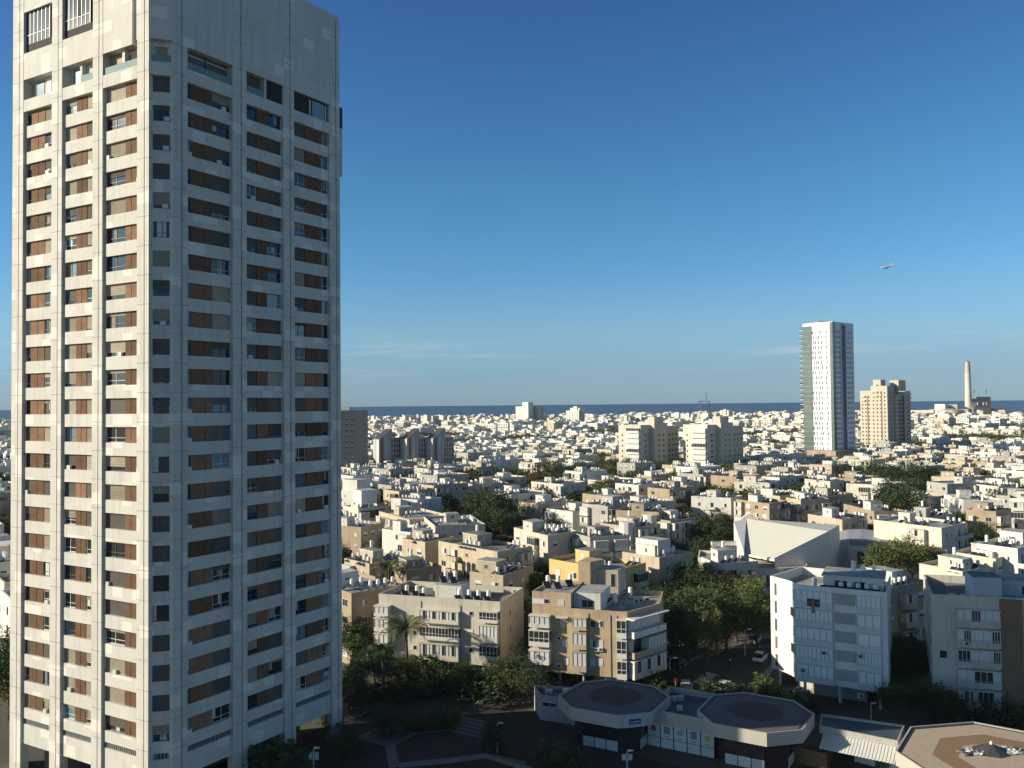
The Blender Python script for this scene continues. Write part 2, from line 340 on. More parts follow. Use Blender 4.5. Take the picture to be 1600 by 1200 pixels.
def tower_window(fac, u0, u1, z0, z1, bay, row):
    """returns lists of (name, MB): window frame+glass, then sub-parts"""
    w = MB(); subs = []; W = u1-u0
    sh = bay[3]; WD = {'L': -0.62, 'R': -0.62, 'C': -0.42}[bay[3]]
    for kind, f0, f1 in PAT[bay[4]]:
        a = u0+W*f0+0.02; b = u0+W*f1-0.02
        if kind == 'w':
            n = max(2, round((b-a)/1.1)); s = MB()
            for i in range(n):
                fac.box(s, a+(b-a)*i/n+0.015, a+(b-a)*(i+1)/n-0.015, WD-0.2, WD+(0.10 if i % 2 else 0.13), z0+0.01, z1-0.01, M_WOOD)
            subs.append(('cladding_panel', s)); continue
        fac.box(w, a, b, WD-0.15, WD-0.02, z0+0.01, z1-0.01, M_GLASSB if rng.random() < (0.16 if sh != 'C' else 0.06) else M_GLASS)
        fm = M_FRAME if rng.random() < 0.4 else M_FRAMED
        n = 2 if (b-a) > 1.2 else 1
        if rng.random() < .45: uu = rng.uniform(a, (a+b)/2); fac.box(w, uu, min(b-.05, uu+rng.uniform(.25, 1.0)), WD-0.0195, WD-0.005, z0+rng.choice((.02, .55)), z1-0.02, rng.choice((M_CREAM, M_GLASSB, M_SHUT, M_ROLL)))
        if rng.random() < .10: uu = rng.uniform(a+.1, max(a+.15, b-.8)); fac.box(w, uu, uu+.6, WD+.07, WD+.35, z0+.01, z0+.45, M_SHUT)
        for i in range(n+1):
            u = a+(b-a)*i/n; u = min(max(u, a+0.03), b-0.03); fac.box(w, u-0.03, u+0.03, WD-0.019, WD+0.03, z0+0.012, z1-0.012, fm)
        fac.box(w, a, b, WD-0.018, WD+0.027, z0+0.013, z0+0.08, fm); fac.box(w, a, b, WD-0.018, WD+0.027, z0+0.5, z0+0.55, fm)
        if kind in 'rd' or rng.random() < 0.4:
            q = rng.random(); drop = 0 if q < 0.15 else (1 if q > (0.55 if kind != 'd' else .5) else rng.uniform(0.2, 0.9))
            if drop > 0.05:
                s = MB(); H = (z1-z0-0.03)*drop; n = max(2, int(H/0.22)); mt = (M_ROLL if rng.random() < 0.62 else M_ROLLD) if sh == 'L' else (M_ROLLD if rng.random() < 0.75 else M_ROLL)
                for i in range(n):
                    za = z1-0.015-H*(i+1)/n; zb = z1-0.015-H*i/n-0.02
                    fac.box(s, a+0.01, b-0.01, WD+0.031, WD+0.06, za, zb, mt)
                subs.append(('roller_shutter', s))
    return w, subs
spand = [MB() for _ in bays]
for bi, bay in enumerate(bays):
    fac, u0, u1, side, _ = bay; mb = spand[bi]; sd = SPD if side == 'L' else (-0.26 if side == 'R' else -0.28)
    a, b = (u0-0.02, u1+0.02) if side != 'C' else (0.0, FC.L)
    # below the first windows: sill strip, slit, fascia
    fac.box(mb, a, b, -1.1, sd-0.002, 6.55, Z0, M_TC)
    fac.box(mb, a, b, -1.1, sd, 3.6, 5.9, M_TC)
    fac.box(mb, a, b, -1.1, sd-0.35, 5.9, 6.55, M_JOINT)
    n = int((u1-u0)/0.35)
    for i in range(n): fac.box(mb, u0+0.1+i*(u1-u0-0.2)/n, u0+0.16+i*(u1-u0-0.2)/n, sd-0.33, sd-0.12, 5.905, 6.545, M_METAL)
    for k in range(NR):
        za = Z0+PITCHZ*k; zt = za+1.72
        nxt = za+PITCHZ
        dd = sd
        if side == 'C':
            fac.box(mb, 0.003, u0, -1.1, sd-0.001, za, zt, M_TC); fac.box(mb, u1, FC.L-0.003, -1.1, sd-0.001, za, zt, M_TC)
        top = nxt if k < NR-1 else nxt
        if k == NR-1: dd = -0.03 if side != 'C' else 0.12
        fac.box(mb, a, b, -1.1, dd, zt, top, M_TC)
        WINS.append((bay, k, za, zt))
# top special floor (k = 23): balconies, then crown
zS = Z0+PITCHZ*NR; zST = zS+2.45; zT = 94.9
for bi, bay in enumerate(bays):
    fac, u0, u1, side, idx = bay; mb = spand[bi]; a, b = (u0-0.02, u1+0.02) if side != 'C' else (0.0, FC.L)
    if side == 'L' and idx < 2:
        fac.box(mb, a, b, -1.1, -0.03, zST, 85.9, M_TC); fac.box(mb, a, b, -1.1, -0.031, 90.9, zT, M_TC)
    elif side == 'L':
        fac.box(mb, a, b-0.9, -1.1, -0.03, zST, zT, M_TC); fac.box(mb, b-0.9, b, -1.1, -0.3, zST+0.5, zT, M_TC)
    elif side == 'C': fac.box(mb, a, b, -1.1, 0.12, zST, zT, M_TC); fac.box(mb, 0.003, u0, -1.1, -0.3, zS, zST, M_TC); fac.box(mb, u1, FC.L-0.003, -1.1, -0.3, zS, zST, M_TC)
    else: fac.box(mb, a, b, -1.1, -0.03, zST+0.0, zT, M_TC)
for bi, bay in enumerate(bays): tb(spand[bi], 'facade_panel')
M_BALG = mat('green_balustrade_glass', (0.16, 0.26, 0.26), 0.6, spec=0.15)
M_PLUM = mat('dark_plum_panel', (0.04, 0.03, 0.037), 0.7, spec=0.1)
M_CURT = mat('gold_blind', (0.36, 0.27, 0.16), 0.7)
for bi, bay in enumerate(bays):
    fac, u0, u1, side, idx = bay; w = MB(); W = u1-u0
    o = None
    D = -1.0
    if idx == 0:
        fac.box(w, u0, u1, D-.1, D+.05, zS, zST, M_CREAM)
        for f0, f1, mt in ((.05, .12, M_CURT), (.2, .48, M_GLASSB), (.58, .72, M_FRAME), (.8, .9, M_GLASSB)): fac.box(w, u0+W*f0, u0+W*f1, D+.05, D+.1, zS+.05, zST-.25, mt)
    elif idx in (1, 2):
        fac.box(w, u0, u1, D-.1, D+.03, zS, zST, M_CURT if idx == 2 else M_CREAM)
        fac.box(w, u0+W*.46, u0+W*.53, D+.03, D+.5, zS, zST, M_TC); fac.box(w, u0+W*.12, u0+W*.4, D+.03, D+.08, zS, zST-.2, M_GLASSB if idx == 1 else M_CURT)
        fac.box(w, u0+W*.55, u0+W*.97, D+.03, D+.1, zST-.5, zST-.35, M_FRAME)
        if idx == 2: fac.box(w, u0+W*.6, u0+W*.97, D+.03, D+.09, zS, zST-.6, M_PLUM)
    elif idx == 3:
        fac.box(w, u0, u1, D-.1, D+.3, zS, zST-.6, M_CURT); fac.box(w, u0, u1, D-.1, D+.5, zST-.6, zST, M_CREAM)
    elif idx == 4:
        fac.box(w, u0, u1, D-.1, D+.03, zS, zST, M_ROLLD); fac.box(w, u0+W*.48, u0+W*.51, D+.03, D+.2, zS, zST, M_FRAMED); fac.box(w, u0, u1, D+.03, D+.15, zST-.5, zST-.4, M_FRAME)
    elif idx == 5:
        fac.box(w, u0, u0+W*.5, D-.1, D+.03, zS, zST, M_ROLLD); fac.box(w, u0+W*.5, u0+W*.56, D-.1, D+.8, zS, zST, M_TC); fac.box(w, u0+W*.56, u1, D-.1, D+.7, zS, zST, M_PLUM)
    else:
        fac.box(w, u0, u1, D-.1, D+.6, zS, zST, M_PLUM); fac.box(w, u0+W*.55, u0+W*.9, D+.6, D+.66, zS+.1, zST-.25, M_GLASSB); fac.box(w, u0+W*.47, u0+W*.5, D+.6, D+.68, zS+.02, zST-.3, M_FRAME); fac.box(w, u0+W*.92, u0+W*.95, D+.6, D+.68, zS+.02, zST-.3, M_FRAME)
    o = tb(w, 'window')
    if idx in (1, 2, 3, 4, 5):
        g = MB(); fa, fb = {1: (.55, 1), 2: (0, 1), 3: (0, 1), 4: (0, 1), 5: (0, .5)}[idx]
        fac.box(g, u0+W*fa+.02, u0+W*fb-.02, -.2, -.17, zS+.01, zS+.85, M_BALG); tb(g, 'balustrade', o)
# glazed loggias of the crown
for bi in (0, 1):
    fac, u0, u1, side, idx = bays[bi]; w = MB()
    fac.box(w, u0, u1, -1.1, -.36, 85.9, 87.0, M_PLUM); fac.box(w, u0, u1-.9, -1.1, -.34, 87.0, 90.9, M_GLASS); fac.box(w, u1-.9, u1, -1.1, -.9, 87.0, 90.9, M_PLUM)
    n = 6
    for i in range(n+1):
        u = u0+.05+(u1-u0-1.0)*i/n; fac.box(w, u-.03, u+.03, -.339, -.29, 87.02, 90.89, M_METAL)
    fac.box(w, u0, u1-.9, -.339, -.29, 88.1, 88.16, M_FRAME)
    fac.box(w, u0+.1+(bi*2.2), u0+.8+bi*2.2, -.338, -.32, 88.2, 90.7, M_PLUM)
    tb(w, 'glazed_loggia')
# small bump-outs on the far right edge and roof kerb
mb = MB(); FRC.box(mb, .5, 1.7, -.02, .35, 74.0, 80.2, M_TC); FRC.box(mb, .45, 1.75, -.02, .40, 80.2, 83.0, M_GLASS); tb(mb, 'side_bay')
mb = MB(); mb.ring(inset(TOWER_POLY, .15), .3, 93.4, 94.92, M_TC); tb(mb, 'parapet')
# windows: the 100 that show largest are parts, the others one part
def wsize(w):
    bay, k, za, zt = w; fac = bay[0]
    a = proj(*fac.p(bay[1], WD, za)); b = proj(*fac.p(bay[2], WD, zt)); vis = 1 if b[1] < 1200 else 0
    return vis*abs(b[0]-a[0])*abs(b[1]-a[1])
WINS.sort(key=wsize, reverse=True)
rest = MB()
def merge(dst, src):
    n = len(dst.v); dst.v.extend(src.v); dst.f.extend(tuple(n+i for i in f) for f in src.f)
    mp_ = [dst.mi(x) for x in src.mats]; dst.m.extend(mp_[i] for i in src.m)
nwin = 0
for w in WINS:
    bay, k, za, zt = w
    wm, subs = tower_window(bay[0], bay[1], bay[2], za, zt, bay, k)
    if nwin < 88:
        o = tb(wm, 'window'); nwin += 1
        for nm, s in subs: tb(s, nm, o)
    else:
        merge(rest, wm)
        for nm, s in subs: merge(rest, s)
o = tb(rest, 'window_rows'); o['kind'] = 'stuff'
# ------------------------------------------------------------------ trees
def crown_mb(seed, rx, rz, nclump, nleaf, leaf, mt, hollow=0.55, cr=None, asym=0.25):
    r = random.Random(seed); mb = MB(); k = mb.mi(mt)
    lobes = [(r.uniform(-1, 1)*asym*rx, r.uniform(-1, 1)*asym*rx, r.uniform(-.3, .3)*rz, r.uniform(.65, 1.0)) for _ in range(5)]
    for _ in range(nclump):
        lx, ly, lz, ls = r.choice(lobes)
        a = r.uniform(0, 2*math.pi); c = r.uniform(-0.75, 1); s = math.sqrt(1-c*c); q = r.uniform(hollow, 1.0)*ls
        cx, cy, cz = lx+rx*q*s*math.cos(a), ly+rx*q*s*math.sin(a), lz+rz*q*c
        cs = (cr or rx*0.24)*r.uniform(.6, 1.3)
        for _ in range(nleaf):
            x = cx+r.gauss(0, cs*.5); y = cy+r.gauss(0, cs*.5); z = cz+r.gauss(0, cs*.38)
            th = r.uniform(0, 6.283); ph = r.gauss(0.5, .5); L = leaf*r.uniform(.6, 1.4); W = L*.6
            ux, uy, uz = math.cos(th)*math.cos(ph), math.sin(th)*math.cos(ph), -math.sin(ph)*.6
            vx, vy = -math.sin(th), math.cos(th); tz = r.uniform(-.6, .6)
            n = len(mb.v)
            mb.v += [(x-vx*W/2, y-vy*W/2, z-tz*W/2), (x+ux*L*.5+0, y+uy*L*.5, z+uz*L*.5-0.0), (x+vx*W/2, y+vy*W/2, z+tz*W/2), (x-ux*L*.5, y-uy*L*.5, z-uz*L*.5)]
            mb.f.append((n, n+1, n+2, n+3)); mb.m.append(k)
    return mb
def trunk_mb(seed, h, r0, spread):
    r = random.Random(seed); mb = MB(); x = y = 0; z = 0; pts = [(0, 0, -0.2)]
    for i in range(4):
        z += h/4; x += r.uniform(-.12, .12)*h*.2; y += r.uniform(-.12, .12)*h*.2; pts.append((x, y, z))
    for i in range(4): mb.tube(pts[i], pts[i+1], r0*(1-.15*i), M_TRUNK, r0*(1-.15*(i+1)), 6)
    for i in range(7):
        a = r.uniform(0, 6.28); b = pts[r.choice((2, 3, 4))]; e = (b[0]+spread*math.cos(a)*r.uniform(.5, 1), b[1]+spread*math.sin(a)*r.uniform(.5, 1), b[2]+spread*r.uniform(.3, .9))
        mid = tuple((b[j]+e[j])/2+(0.1*spread if j == 2 else 0) for j in range(3))
        mb.tube(b, mid, r0*.4, M_TRUNK, r0*.25); mb.tube(mid, e, r0*.25, M_TRUNK, r0*.08)
    return mb
TREEK = {   # kind: (crown mesh, trunk mesh, crown centre height, nominal radius)
}
def mktree(kind, seed, rx, rz, nc, nl, leaf, mt, th, **kw):
    TREEK[kind] = (crown_mb(seed, rx, rz, nc, nl, leaf, mt, **kw).mesh('crown'), trunk_mb(seed, th, 0.045*rx+.08, rx*.6).mesh('trunk'), th+rz*.45, rx)
mktree('broad', 1, 4.2, 3.2, 130, 30, .42, M_LEAF, 4.0)
mktree('dark', 2, 4.6, 3.8, 150, 30, .42, M_LEAFD, 4.2)
mktree('olive', 3, 3.8, 3.0, 110, 28, .42, M_LEAFO, 3.6)
mktree('russet', 4, 3.6, 3.0, 90, 26, .40, M_LEAFB, 3.6, hollow=.3)
mktree('tall', 5, 3.0, 4.8, 120, 28, .40, M_LEAF, 4.6)
mktree('cypress', 6, 1.5, 5.4, 90, 30, .34, M_LEAFD, 2.5, cr=.55, asym=.05)
mktree('bush', 7, 1.5, 1.1, 40, 24, .26, M_LEAF, 0.5)
mktree('lowbush', 8, 1.6, 0.9, 40, 24, .26, M_LEAFD, 0.4)
TWORD = {'broad': 'green spreading', 'dark': 'dark dense', 'olive': 'olive-green rounded', 'russet': 'russet-brown', 'tall': 'tall green', 'cypress': 'slim dark cypress', 'bush': 'green clipped', 'lowbush': 'low dark'}
def tree(kind, x, y, s, label, rnd, z=0.0, group=None):
    cr, tr, ch, _ = TREEK[kind]; nm = {'bush': 'bush', 'lowbush': 'bush', 'cypress': 'cypress_tree'}.get(kind, 'tree')
    t = thing(nm, label, 'bush' if 'bush' in kind else 'tree', (x, y, z), rnd.uniform(0, 6.28), group)
    sz = s*rnd.uniform(.9, 1.1)
    t.scale = (s, s, sz)
    link('trunk', tr, t); link('crown', cr, t, (0, 0, ch))
    return t
def frond_mb(seed, n, L, droop, mt, lift=.5):
    r = random.Random(seed); mb = MB(); k = mb.mi(mt)
    for i in range(n):
        a = 2*math.pi*i/n+r.uniform(-.2, .2); e0 = r.uniform(-.35, 1.25)*lift+.25; l = L*r.uniform(.8, 1.1); p = (0, 0, 0); S = 9
        pts = []
        for j in range(S+1):
            t = j/S; e = e0-droop*t*t*1.3; pts.append(p); st = l/S
            p = (p[0]+math.cos(a)*math.cos(e)*st, p[1]+math.sin(a)*math.cos(e)*st, p[2]+math.sin(e)*st)
        sx, sy = -math.sin(a), math.cos(a)
        for j in range(S):
            q = pts[j]; q2 = pts[j+1]; mb.tube(q, q2, .03, mt, .025, 3)
            for h in (0, .33, .66):
                b = tuple(q[c]+(q2[c]-q[c])*h for c in range(3)); d = tuple(q2[c]-q[c] for c in range(3)); w = L*.17*math.sin(math.pi*min(.95, (j+h+1.2)/(S+1.5)))
                for sg in (-1, 1):
                    tip = (b[0]+sx*sg*w+d[0]*1.0, b[1]+sy*sg*w+d[1]*1.0, b[2]+d[2]-w*.35)
                    b2 = tuple(b[c]+d[c]*.26 for c in range(3)); m_ = len(mb.v)
                    mb.v += [b, b2, tip]; mb.f.append((m_, m_+1, m_+2)); mb.m.append(k)
    return mb
def palm(x, y, h, L, n, seed, label, mt=None, droop=1.3, fat=False):
    t = thing('palm_tree', label, 'palm', (x, y, 0)); r = random.Random(seed); mb = MB(); p = (0, 0, -.2); S = 8
    lx = r.uniform(-.06, .06)
    for i in range(S):
        q = (p[0]+lx*h/S, p[1], p[2]+(h+.2)/S); mb.tube(p, q, .24 if i else .34, M_TRUNK, .21, 8); p = q
    if fat: mb.tube((p[0], p[1], p[2]-1.2), (p[0], p[1], p[2]-.2), .3, M_TRUNK, .62, 9); mb.tube((p[0], p[1], p[2]-.2), (p[0], p[1], p[2]+.3), .62, M_TRUNK, .3, 9)
    mb.build('trunk', t); frond_mb(seed, n, L, droop, mt or M_PALM).build('fronds', t, p)
    return t

# ------------------------------------------------------------------ ready-made pieces of the white city (x along the wall, -y outward)
UN = {}
def unit(name, mb): UN[name] = (mb, mb.mesh(name))
def mkwin(w, h, style):
    mb = MB(); mb.box(-w/2, w/2, -.02, .12, 0, h, M_WIN)
    f = .05
    mb.box(-w/2-f, w/2+f, -.06, .0, -f*1.5, 0, M_FRAME); mb.box(-w/2-f, w/2+f, -.06, .0, h, h+f, M_FRAME)
    mb.box(-w/2-f, -w/2, -.058, .0, 0, h, M_FRAME); mb.box(w/2, w/2+f, -.058, .0, 0, h, M_FRAME); mb.box(-.025, .025, -.05, -.021, 0, h, M_FRAME)
    if style == 1: mb.box(-w/2, w/2, -.045, -.022, h*.02, h, M_SHUT)
    if style == 2: mb.box(-w/2, w/2, -.045, -.022, h*.45, h, M_SHUT)
    if style == 3: mb.box(-w/2, -.03, -.045, -.022, 0, h, M_SHUT)
    return mb
for i in range(4): unit('window%d' % i, mkwin(1.5, 1.15, i)); unit('smallwindow%d' % i, mkwin(.8, .8, i))
def mkbay(W, D, H, style, wallm):     # glazed or shuttered balcony box
    mb = MB(); mb.box(-W/2, W/2, -D, 0, 0, .16, wallm); mb.box(-W/2, W/2, -D-.02, 0, .16, .95, wallm if style != 2 else M_FRAME)
    mb.box(-W/2+.05, W/2-.05, -D+.06, 0, .95, H-.12, M_WIN if style == 1 else M_SHUT)
    n = max(3, int(W/.75))
    for i in range(n+1):
        x = -W/2+.04+(W-.08)*i/n; mb.box(x-.03, x+.03, -D-.005, -D+.059, .951, H-.121, M_FRAME if style == 1 else M_METAL)
    mb.box(-W/2-.06, W/2+.06, -D-.08, 0, H-.12, H, wallm if style != 2 else M_FRAME)
    if style == 0:
        for i in range(n):
            if i % 3 == 1: mb.box(-W/2+.1+(W-.2)*i/n, -W/2+.04+(W-.2)*(i+1)/n, -D+.03, -D+.055, 1.0, H-.2, M_WIN)
    return mb
for cn, cm_ in (('w', M_WHITE), ('c', M_CREAM), ('s', M_SAND), ('g', M_GREY)):
    for st in range(3): unit('bay%d%s' % (st, cn), mkbay(3.4, 1.2, 2.7, st, cm_))
    def _op(cm_=cm_):
        mb = MB(); mb.box(-1.8, 1.8, -1.3, 0, 0, .15, cm_); mb.box(-1.8, 1.8, -1.3, -1.22, .15, .95, cm_); mb.box(-1.8, -1.72, -1.22, 0, .15, .95, cm_); mb.box(1.72, 1.8, -1.22, 0, .15, .95, cm_)
        mb.box(-1.3, .9, -.03, .1, .15, 2.3, M_WIN); mb.box(-.2, -.12, -.06, -.031, .15, 2.3, M_FRAME); mb.box(-1.3, -.2, -.05, -.031, .8, 2.3, M_SHUT); return mb
    unit('balcony'+cn, _op())
mb = MB(); mb.box(-.38, .38, -.3, 0, 0, .55, M_SHUT); mb.box(-.1, .3, -.31, -.295, .1, .45, M_WIN); unit('ac', mb)
def _tank():
    mb = MB()
    for a in (-.25, .25): 
        for b in (-.25, .25): mb.box(a-.03, a+.03, b-.03, b+.03, 0, .45, M_METAL)
    mb.cyl(0, 0, .45, 1.75, .34, M_TANK, 10); mb.cyl(0, 0, 1.75, 1.84, .34, M_TANK, 10, .15); return mb
unit('tank', _tank())
def _panel():
    mb = MB(); P = [(-.55, -.75, .15), (.55, -.75, .15), (.55, .7, 1.0), (-.55, .7, 1.0)]
    n = Vector((0, -.5, .86))*.07; Q = [tuple(Vector(p)+n) for p in P]
    mb.hexa(P+Q, M_METAL, M_PANEL); mb.box(-.5, -.45, .62, .67, 0, .95, M_METAL); mb.box(.45, .5, .62, .67, 0, .95, M_METAL); return mb
unit('panel', _panel())
def _dish():
    mb = MB(); mb.box(-.03, .03, -.03, .03, 0, .9, M_METAL)
    c = Vector((0, 0, 1.0)); ax = Vector((-.7, -.4, .55)).normalized(); q = ax.to_track_quat('Z', 'Y')
    for i in range(10):
        t0, t1 = 2*math.pi*i/10, 2*math.pi*(i+1)/10
        mb.face([tuple(c), tuple(c+q@Vector((.42*math.cos(t0), .42*math.sin(t0), .14))), tuple(c+q@Vector((.42*math.cos(t1), .42*math.sin(t1), .14)))], M_TANK)
    return mb
unit('dish', _dish())
mb = MB(); mb.box(-.02, .02, -.02, .02, 0, 3.2, M_METAL)
for i, w in enumerate((.7, .55, .4)): mb.box(-w, w, -.015, .015, 2.4+.3*i, 2.43+.3*i, M_METAL)
unit('mast', mb)
UNAME = {'tank': 'water_tank', 'panel': 'solar_panel', 'dish': 'satellite_dish', 'mast': 'antenna', 'ac': 'air_conditioner'}
def uname(u):
    if u.startswith('window'): return 'window'
    if u.startswith('small'): return 'small_window'
    if u.startswith('bay'): return 'bay_window'
    if u.startswith('balcony'): return 'balcony'
    return UNAME[u]
class Block:
    """a flat-roofed block of flats: either a thing with parts, or merged in one mesh"""
    def __init__(s, root=None, org=(0, 0)):
        s.root = root; s.org = org; s.one = MB() if root is None else None; s.cnt = {}
    def mesh(s, name, mb):
        if s.root is None: merge(s.one, mb); return None
        ox, oy = s.org; mb.v = [(x-ox, y-oy, z) for x, y, z in mb.v]; return mb.build(name, s.root)
    def add(s, u, x, y, z, rot):
        mb, me = UN[u]
        if s.root is None:
            c, sn = math.cos(rot), math.sin(rot); n = len(s.one.v)
            s.one.v.extend((x+c*a-sn*b, y+sn*a+c*b, z+d) for a, b, d in mb.v)
            s.one.f.extend(tuple(n+i for i in f) for f in mb.f); mm = [s.one.mi(q) for q in mb.mats]; s.one.m.extend(mm[i] for i in mb.m)
        else:
            nm = uname(u); s.cnt[nm] = s.cnt.get(nm, 0)+1
            if s.cnt[nm] > 95: return
            link(nm, me, s.root, (x-s.org[0], y-s.org[1], z), rot)
CK = {'w': M_WHITE, 'c': M_CREAM, 's': M_SAND, 'g': M_GREY, 't': M_TAN, 'y': M_YELLOW, 'b': M_BLUEGREY}
CWORD = {'w': 'white', 'c': 'cream', 's': 'sand-coloured', 'g': 'grey', 't': 'tan', 'y': 'yellow', 'b': 'pale blue-grey'}
def bcol(c): return c if c in 'wcsg' else {'t': 's', 'y': 'c', 'b': 'w'}[c]
SOLROT = SUN_AZ+math.pi/2+math.radians(25)
def flat_block(B, poly, h, c, r, pilotis=True, tanks=6, penth=True, dens=1.0, allsides=False, parap=.7, stair=None, lod=0, fronts=None):
    poly = ccw(poly); wm = CK[c]; body = MB(); z0 = 2.6 if pilotis else 0
    roofm = r.choice((M_ROOF, M_ROOF, M_ROOFD))
    body.prism(poly, z0, h-parap, wm, roofm)
    body.ring(poly, .16, h-parap-.01, h, wm)
    B.mesh('wall', body)
    if pilotis:
        g = MB(); g.prism(inset(poly, 2.2), 0, z0+.01, M_GREY); B.mesh('ground_floor', g)
        n = len(poly)
        for i in range(n):
            a = Vector(inset(poly, .35)[i]); g = MB(); g.box(a.x-.16, a.x+.16, a.y-.16, a.y+.16, 0, z0, wm); B.mesh('column', g)
    nf = max(1, int(round((h-parap-z0)/3.0))); fh = (h-parap-z0)/nf
    cx = sum(p[0] for p in poly)/len(poly); cy = sum(p[1] for p in poly)/len(poly)
    for i in range(len(poly)):
        f = Fac(poly[i], poly[(i+1) % len(poly)])
        if f.L < 2.5: continue
        mid = (f.a+f.b)/2
        if not allsides and f.n.dot(-mid) < 0: continue
        rot = math.atan2(f.u.y, f.u.x); nb = max(1, int(f.L/3.6)); bw = f.L/nb
        cols = [r.random() for _ in range(nb)]
        for j in range(nb):
            q = cols[j]; u = bw*(j+.5)
            kind = 'bay' if q < .26*dens else ('balc' if q < .40*dens else ('win' if q < .78 else ('small' if q < .92 else 'none')))
            if bw < 3.5 and kind in ('bay', 'balc'): kind = 'win'
            for k in range(nf):
                z = z0+fh*k
                if kind == 'bay':
                    st = r.choice((0, 0, 1, 2)) ; p = f.p(u, 0, z+.02); B.add('bay%d%s' % (st, bcol(c)), *p, rot)
                elif kind == 'balc': p = f.p(u, 0, z+.02); B.add('balcony'+bcol(c), *p, rot)
                elif kind == 'win':
                    p = f.p(u+r.uniform(-.2, .2), 0, z+1.05); B.add('window%d' % r.randrange(4), *p, rot)
                    if r.random() < .16: p = f.p(u+.9, 0, z+.35); B.add('ac', *p, rot)
                elif kind == 'small': p = f.p(u, 0, z+1.2); B.add('smallwindow%d' % r.randrange(4), *p, rot)
    # the roof
    zr = h-parap
    A = Vector(poly[0]); U = Vector(poly[1])-A; V = Vector(poly[-1])-A
    def at(s_, t_): return A+U*s_+V*t_
    used = []
    if penth:
        s0, t0 = stair or (r.uniform(.25, .6), r.uniform(.35, .6)); c0 = at(s0, t0); un = U.normalized(); vn = V.normalized(); a, b = r.uniform(1.4, 2.7), r.uniform(1.4, 2.3)
        pl = ccw([tuple(c0-un*a-vn*b), tuple(c0+un*a-vn*b), tuple(c0+un*a+vn*b), tuple(c0-un*a+vn*b)]); g = MB(); ph = r.uniform(2.1, 2.6)
        g.prism(pl, zr, zr+ph, r.choice((wm, M_WHITE))); g.prism([tuple(Vector(p)+(Vector(p)-c0)*.05) for p in pl], zr+ph, zr+ph+.15, M_WHITE if r.random() < .5 else wm, roofm); B.mesh('stair_tower', g)
        for i in range(4):
            f = Fac(pl[i], pl[(i+1) % 4])
            if f.n.dot(-c0) > 0: B.add('smallwindow%d' % r.randrange(4), *f.p(f.L/2, 0, zr+1.1), math.atan2(f.u.y, f.u.x))
        used.append((c0, max(a, b)+.6))
        if r.random() < .6: B.add('tank', c0.x, c0.y, zr+ph+.15, 0)
    i = 0; tries = 0
    while i < tanks and tries < 60:
        tries += 1; rs, rt = r.uniform(.12, .88), r.uniform(.12, .88); q = at(rs, rt); un = (U if r.random() < .5 else V).normalized()
        k = min(tanks-i, r.choice((1, 2, 2, 3, 3, 4)))
        ok = all((q+un*(1.5*m_)-cc).length > rr for m_ in range(k) for cc, rr in used)
        e = q+un*(1.5*(k-1)); 
        sU = (e-A).dot(U)/U.length_squared; sV = (e-A).dot(V)/V.length_squared
        if not ok or not (.06 < sU < .94 and .06 < sV < .94): continue
        for m_ in range(k):
            w = q+un*(1.5*m_); B.add('tank', w.x, w.y, zr, 0)
            pv = Vector((math.cos(SOLROT-math.pi/2), math.sin(SOLROT-math.pi/2)))
            w2 = w+pv*1.15; B.add('panel', w2.x, w2.y, zr, SOLROT)
            used.append((w, 1.2)); used.append((w2, 1.2))
        i += k
    if r.random() < .5: q = at(r.uniform(.2, .8), r.uniform(.2, .8)); B.add('dish', q.x, q.y, zr, r.uniform(-.5, .5))
    if r.random() < .35 and lod == 0: q = at(r.uniform(.2, .8), r.uniform(.2, .8)); B.add('mast', q.x, q.y, zr, r.uniform(-1, 1))
    return B
LAND = []     # landmarks for the labels: (px, py, words)
FOOT = []     # footprints kept free: (x, y, radius)
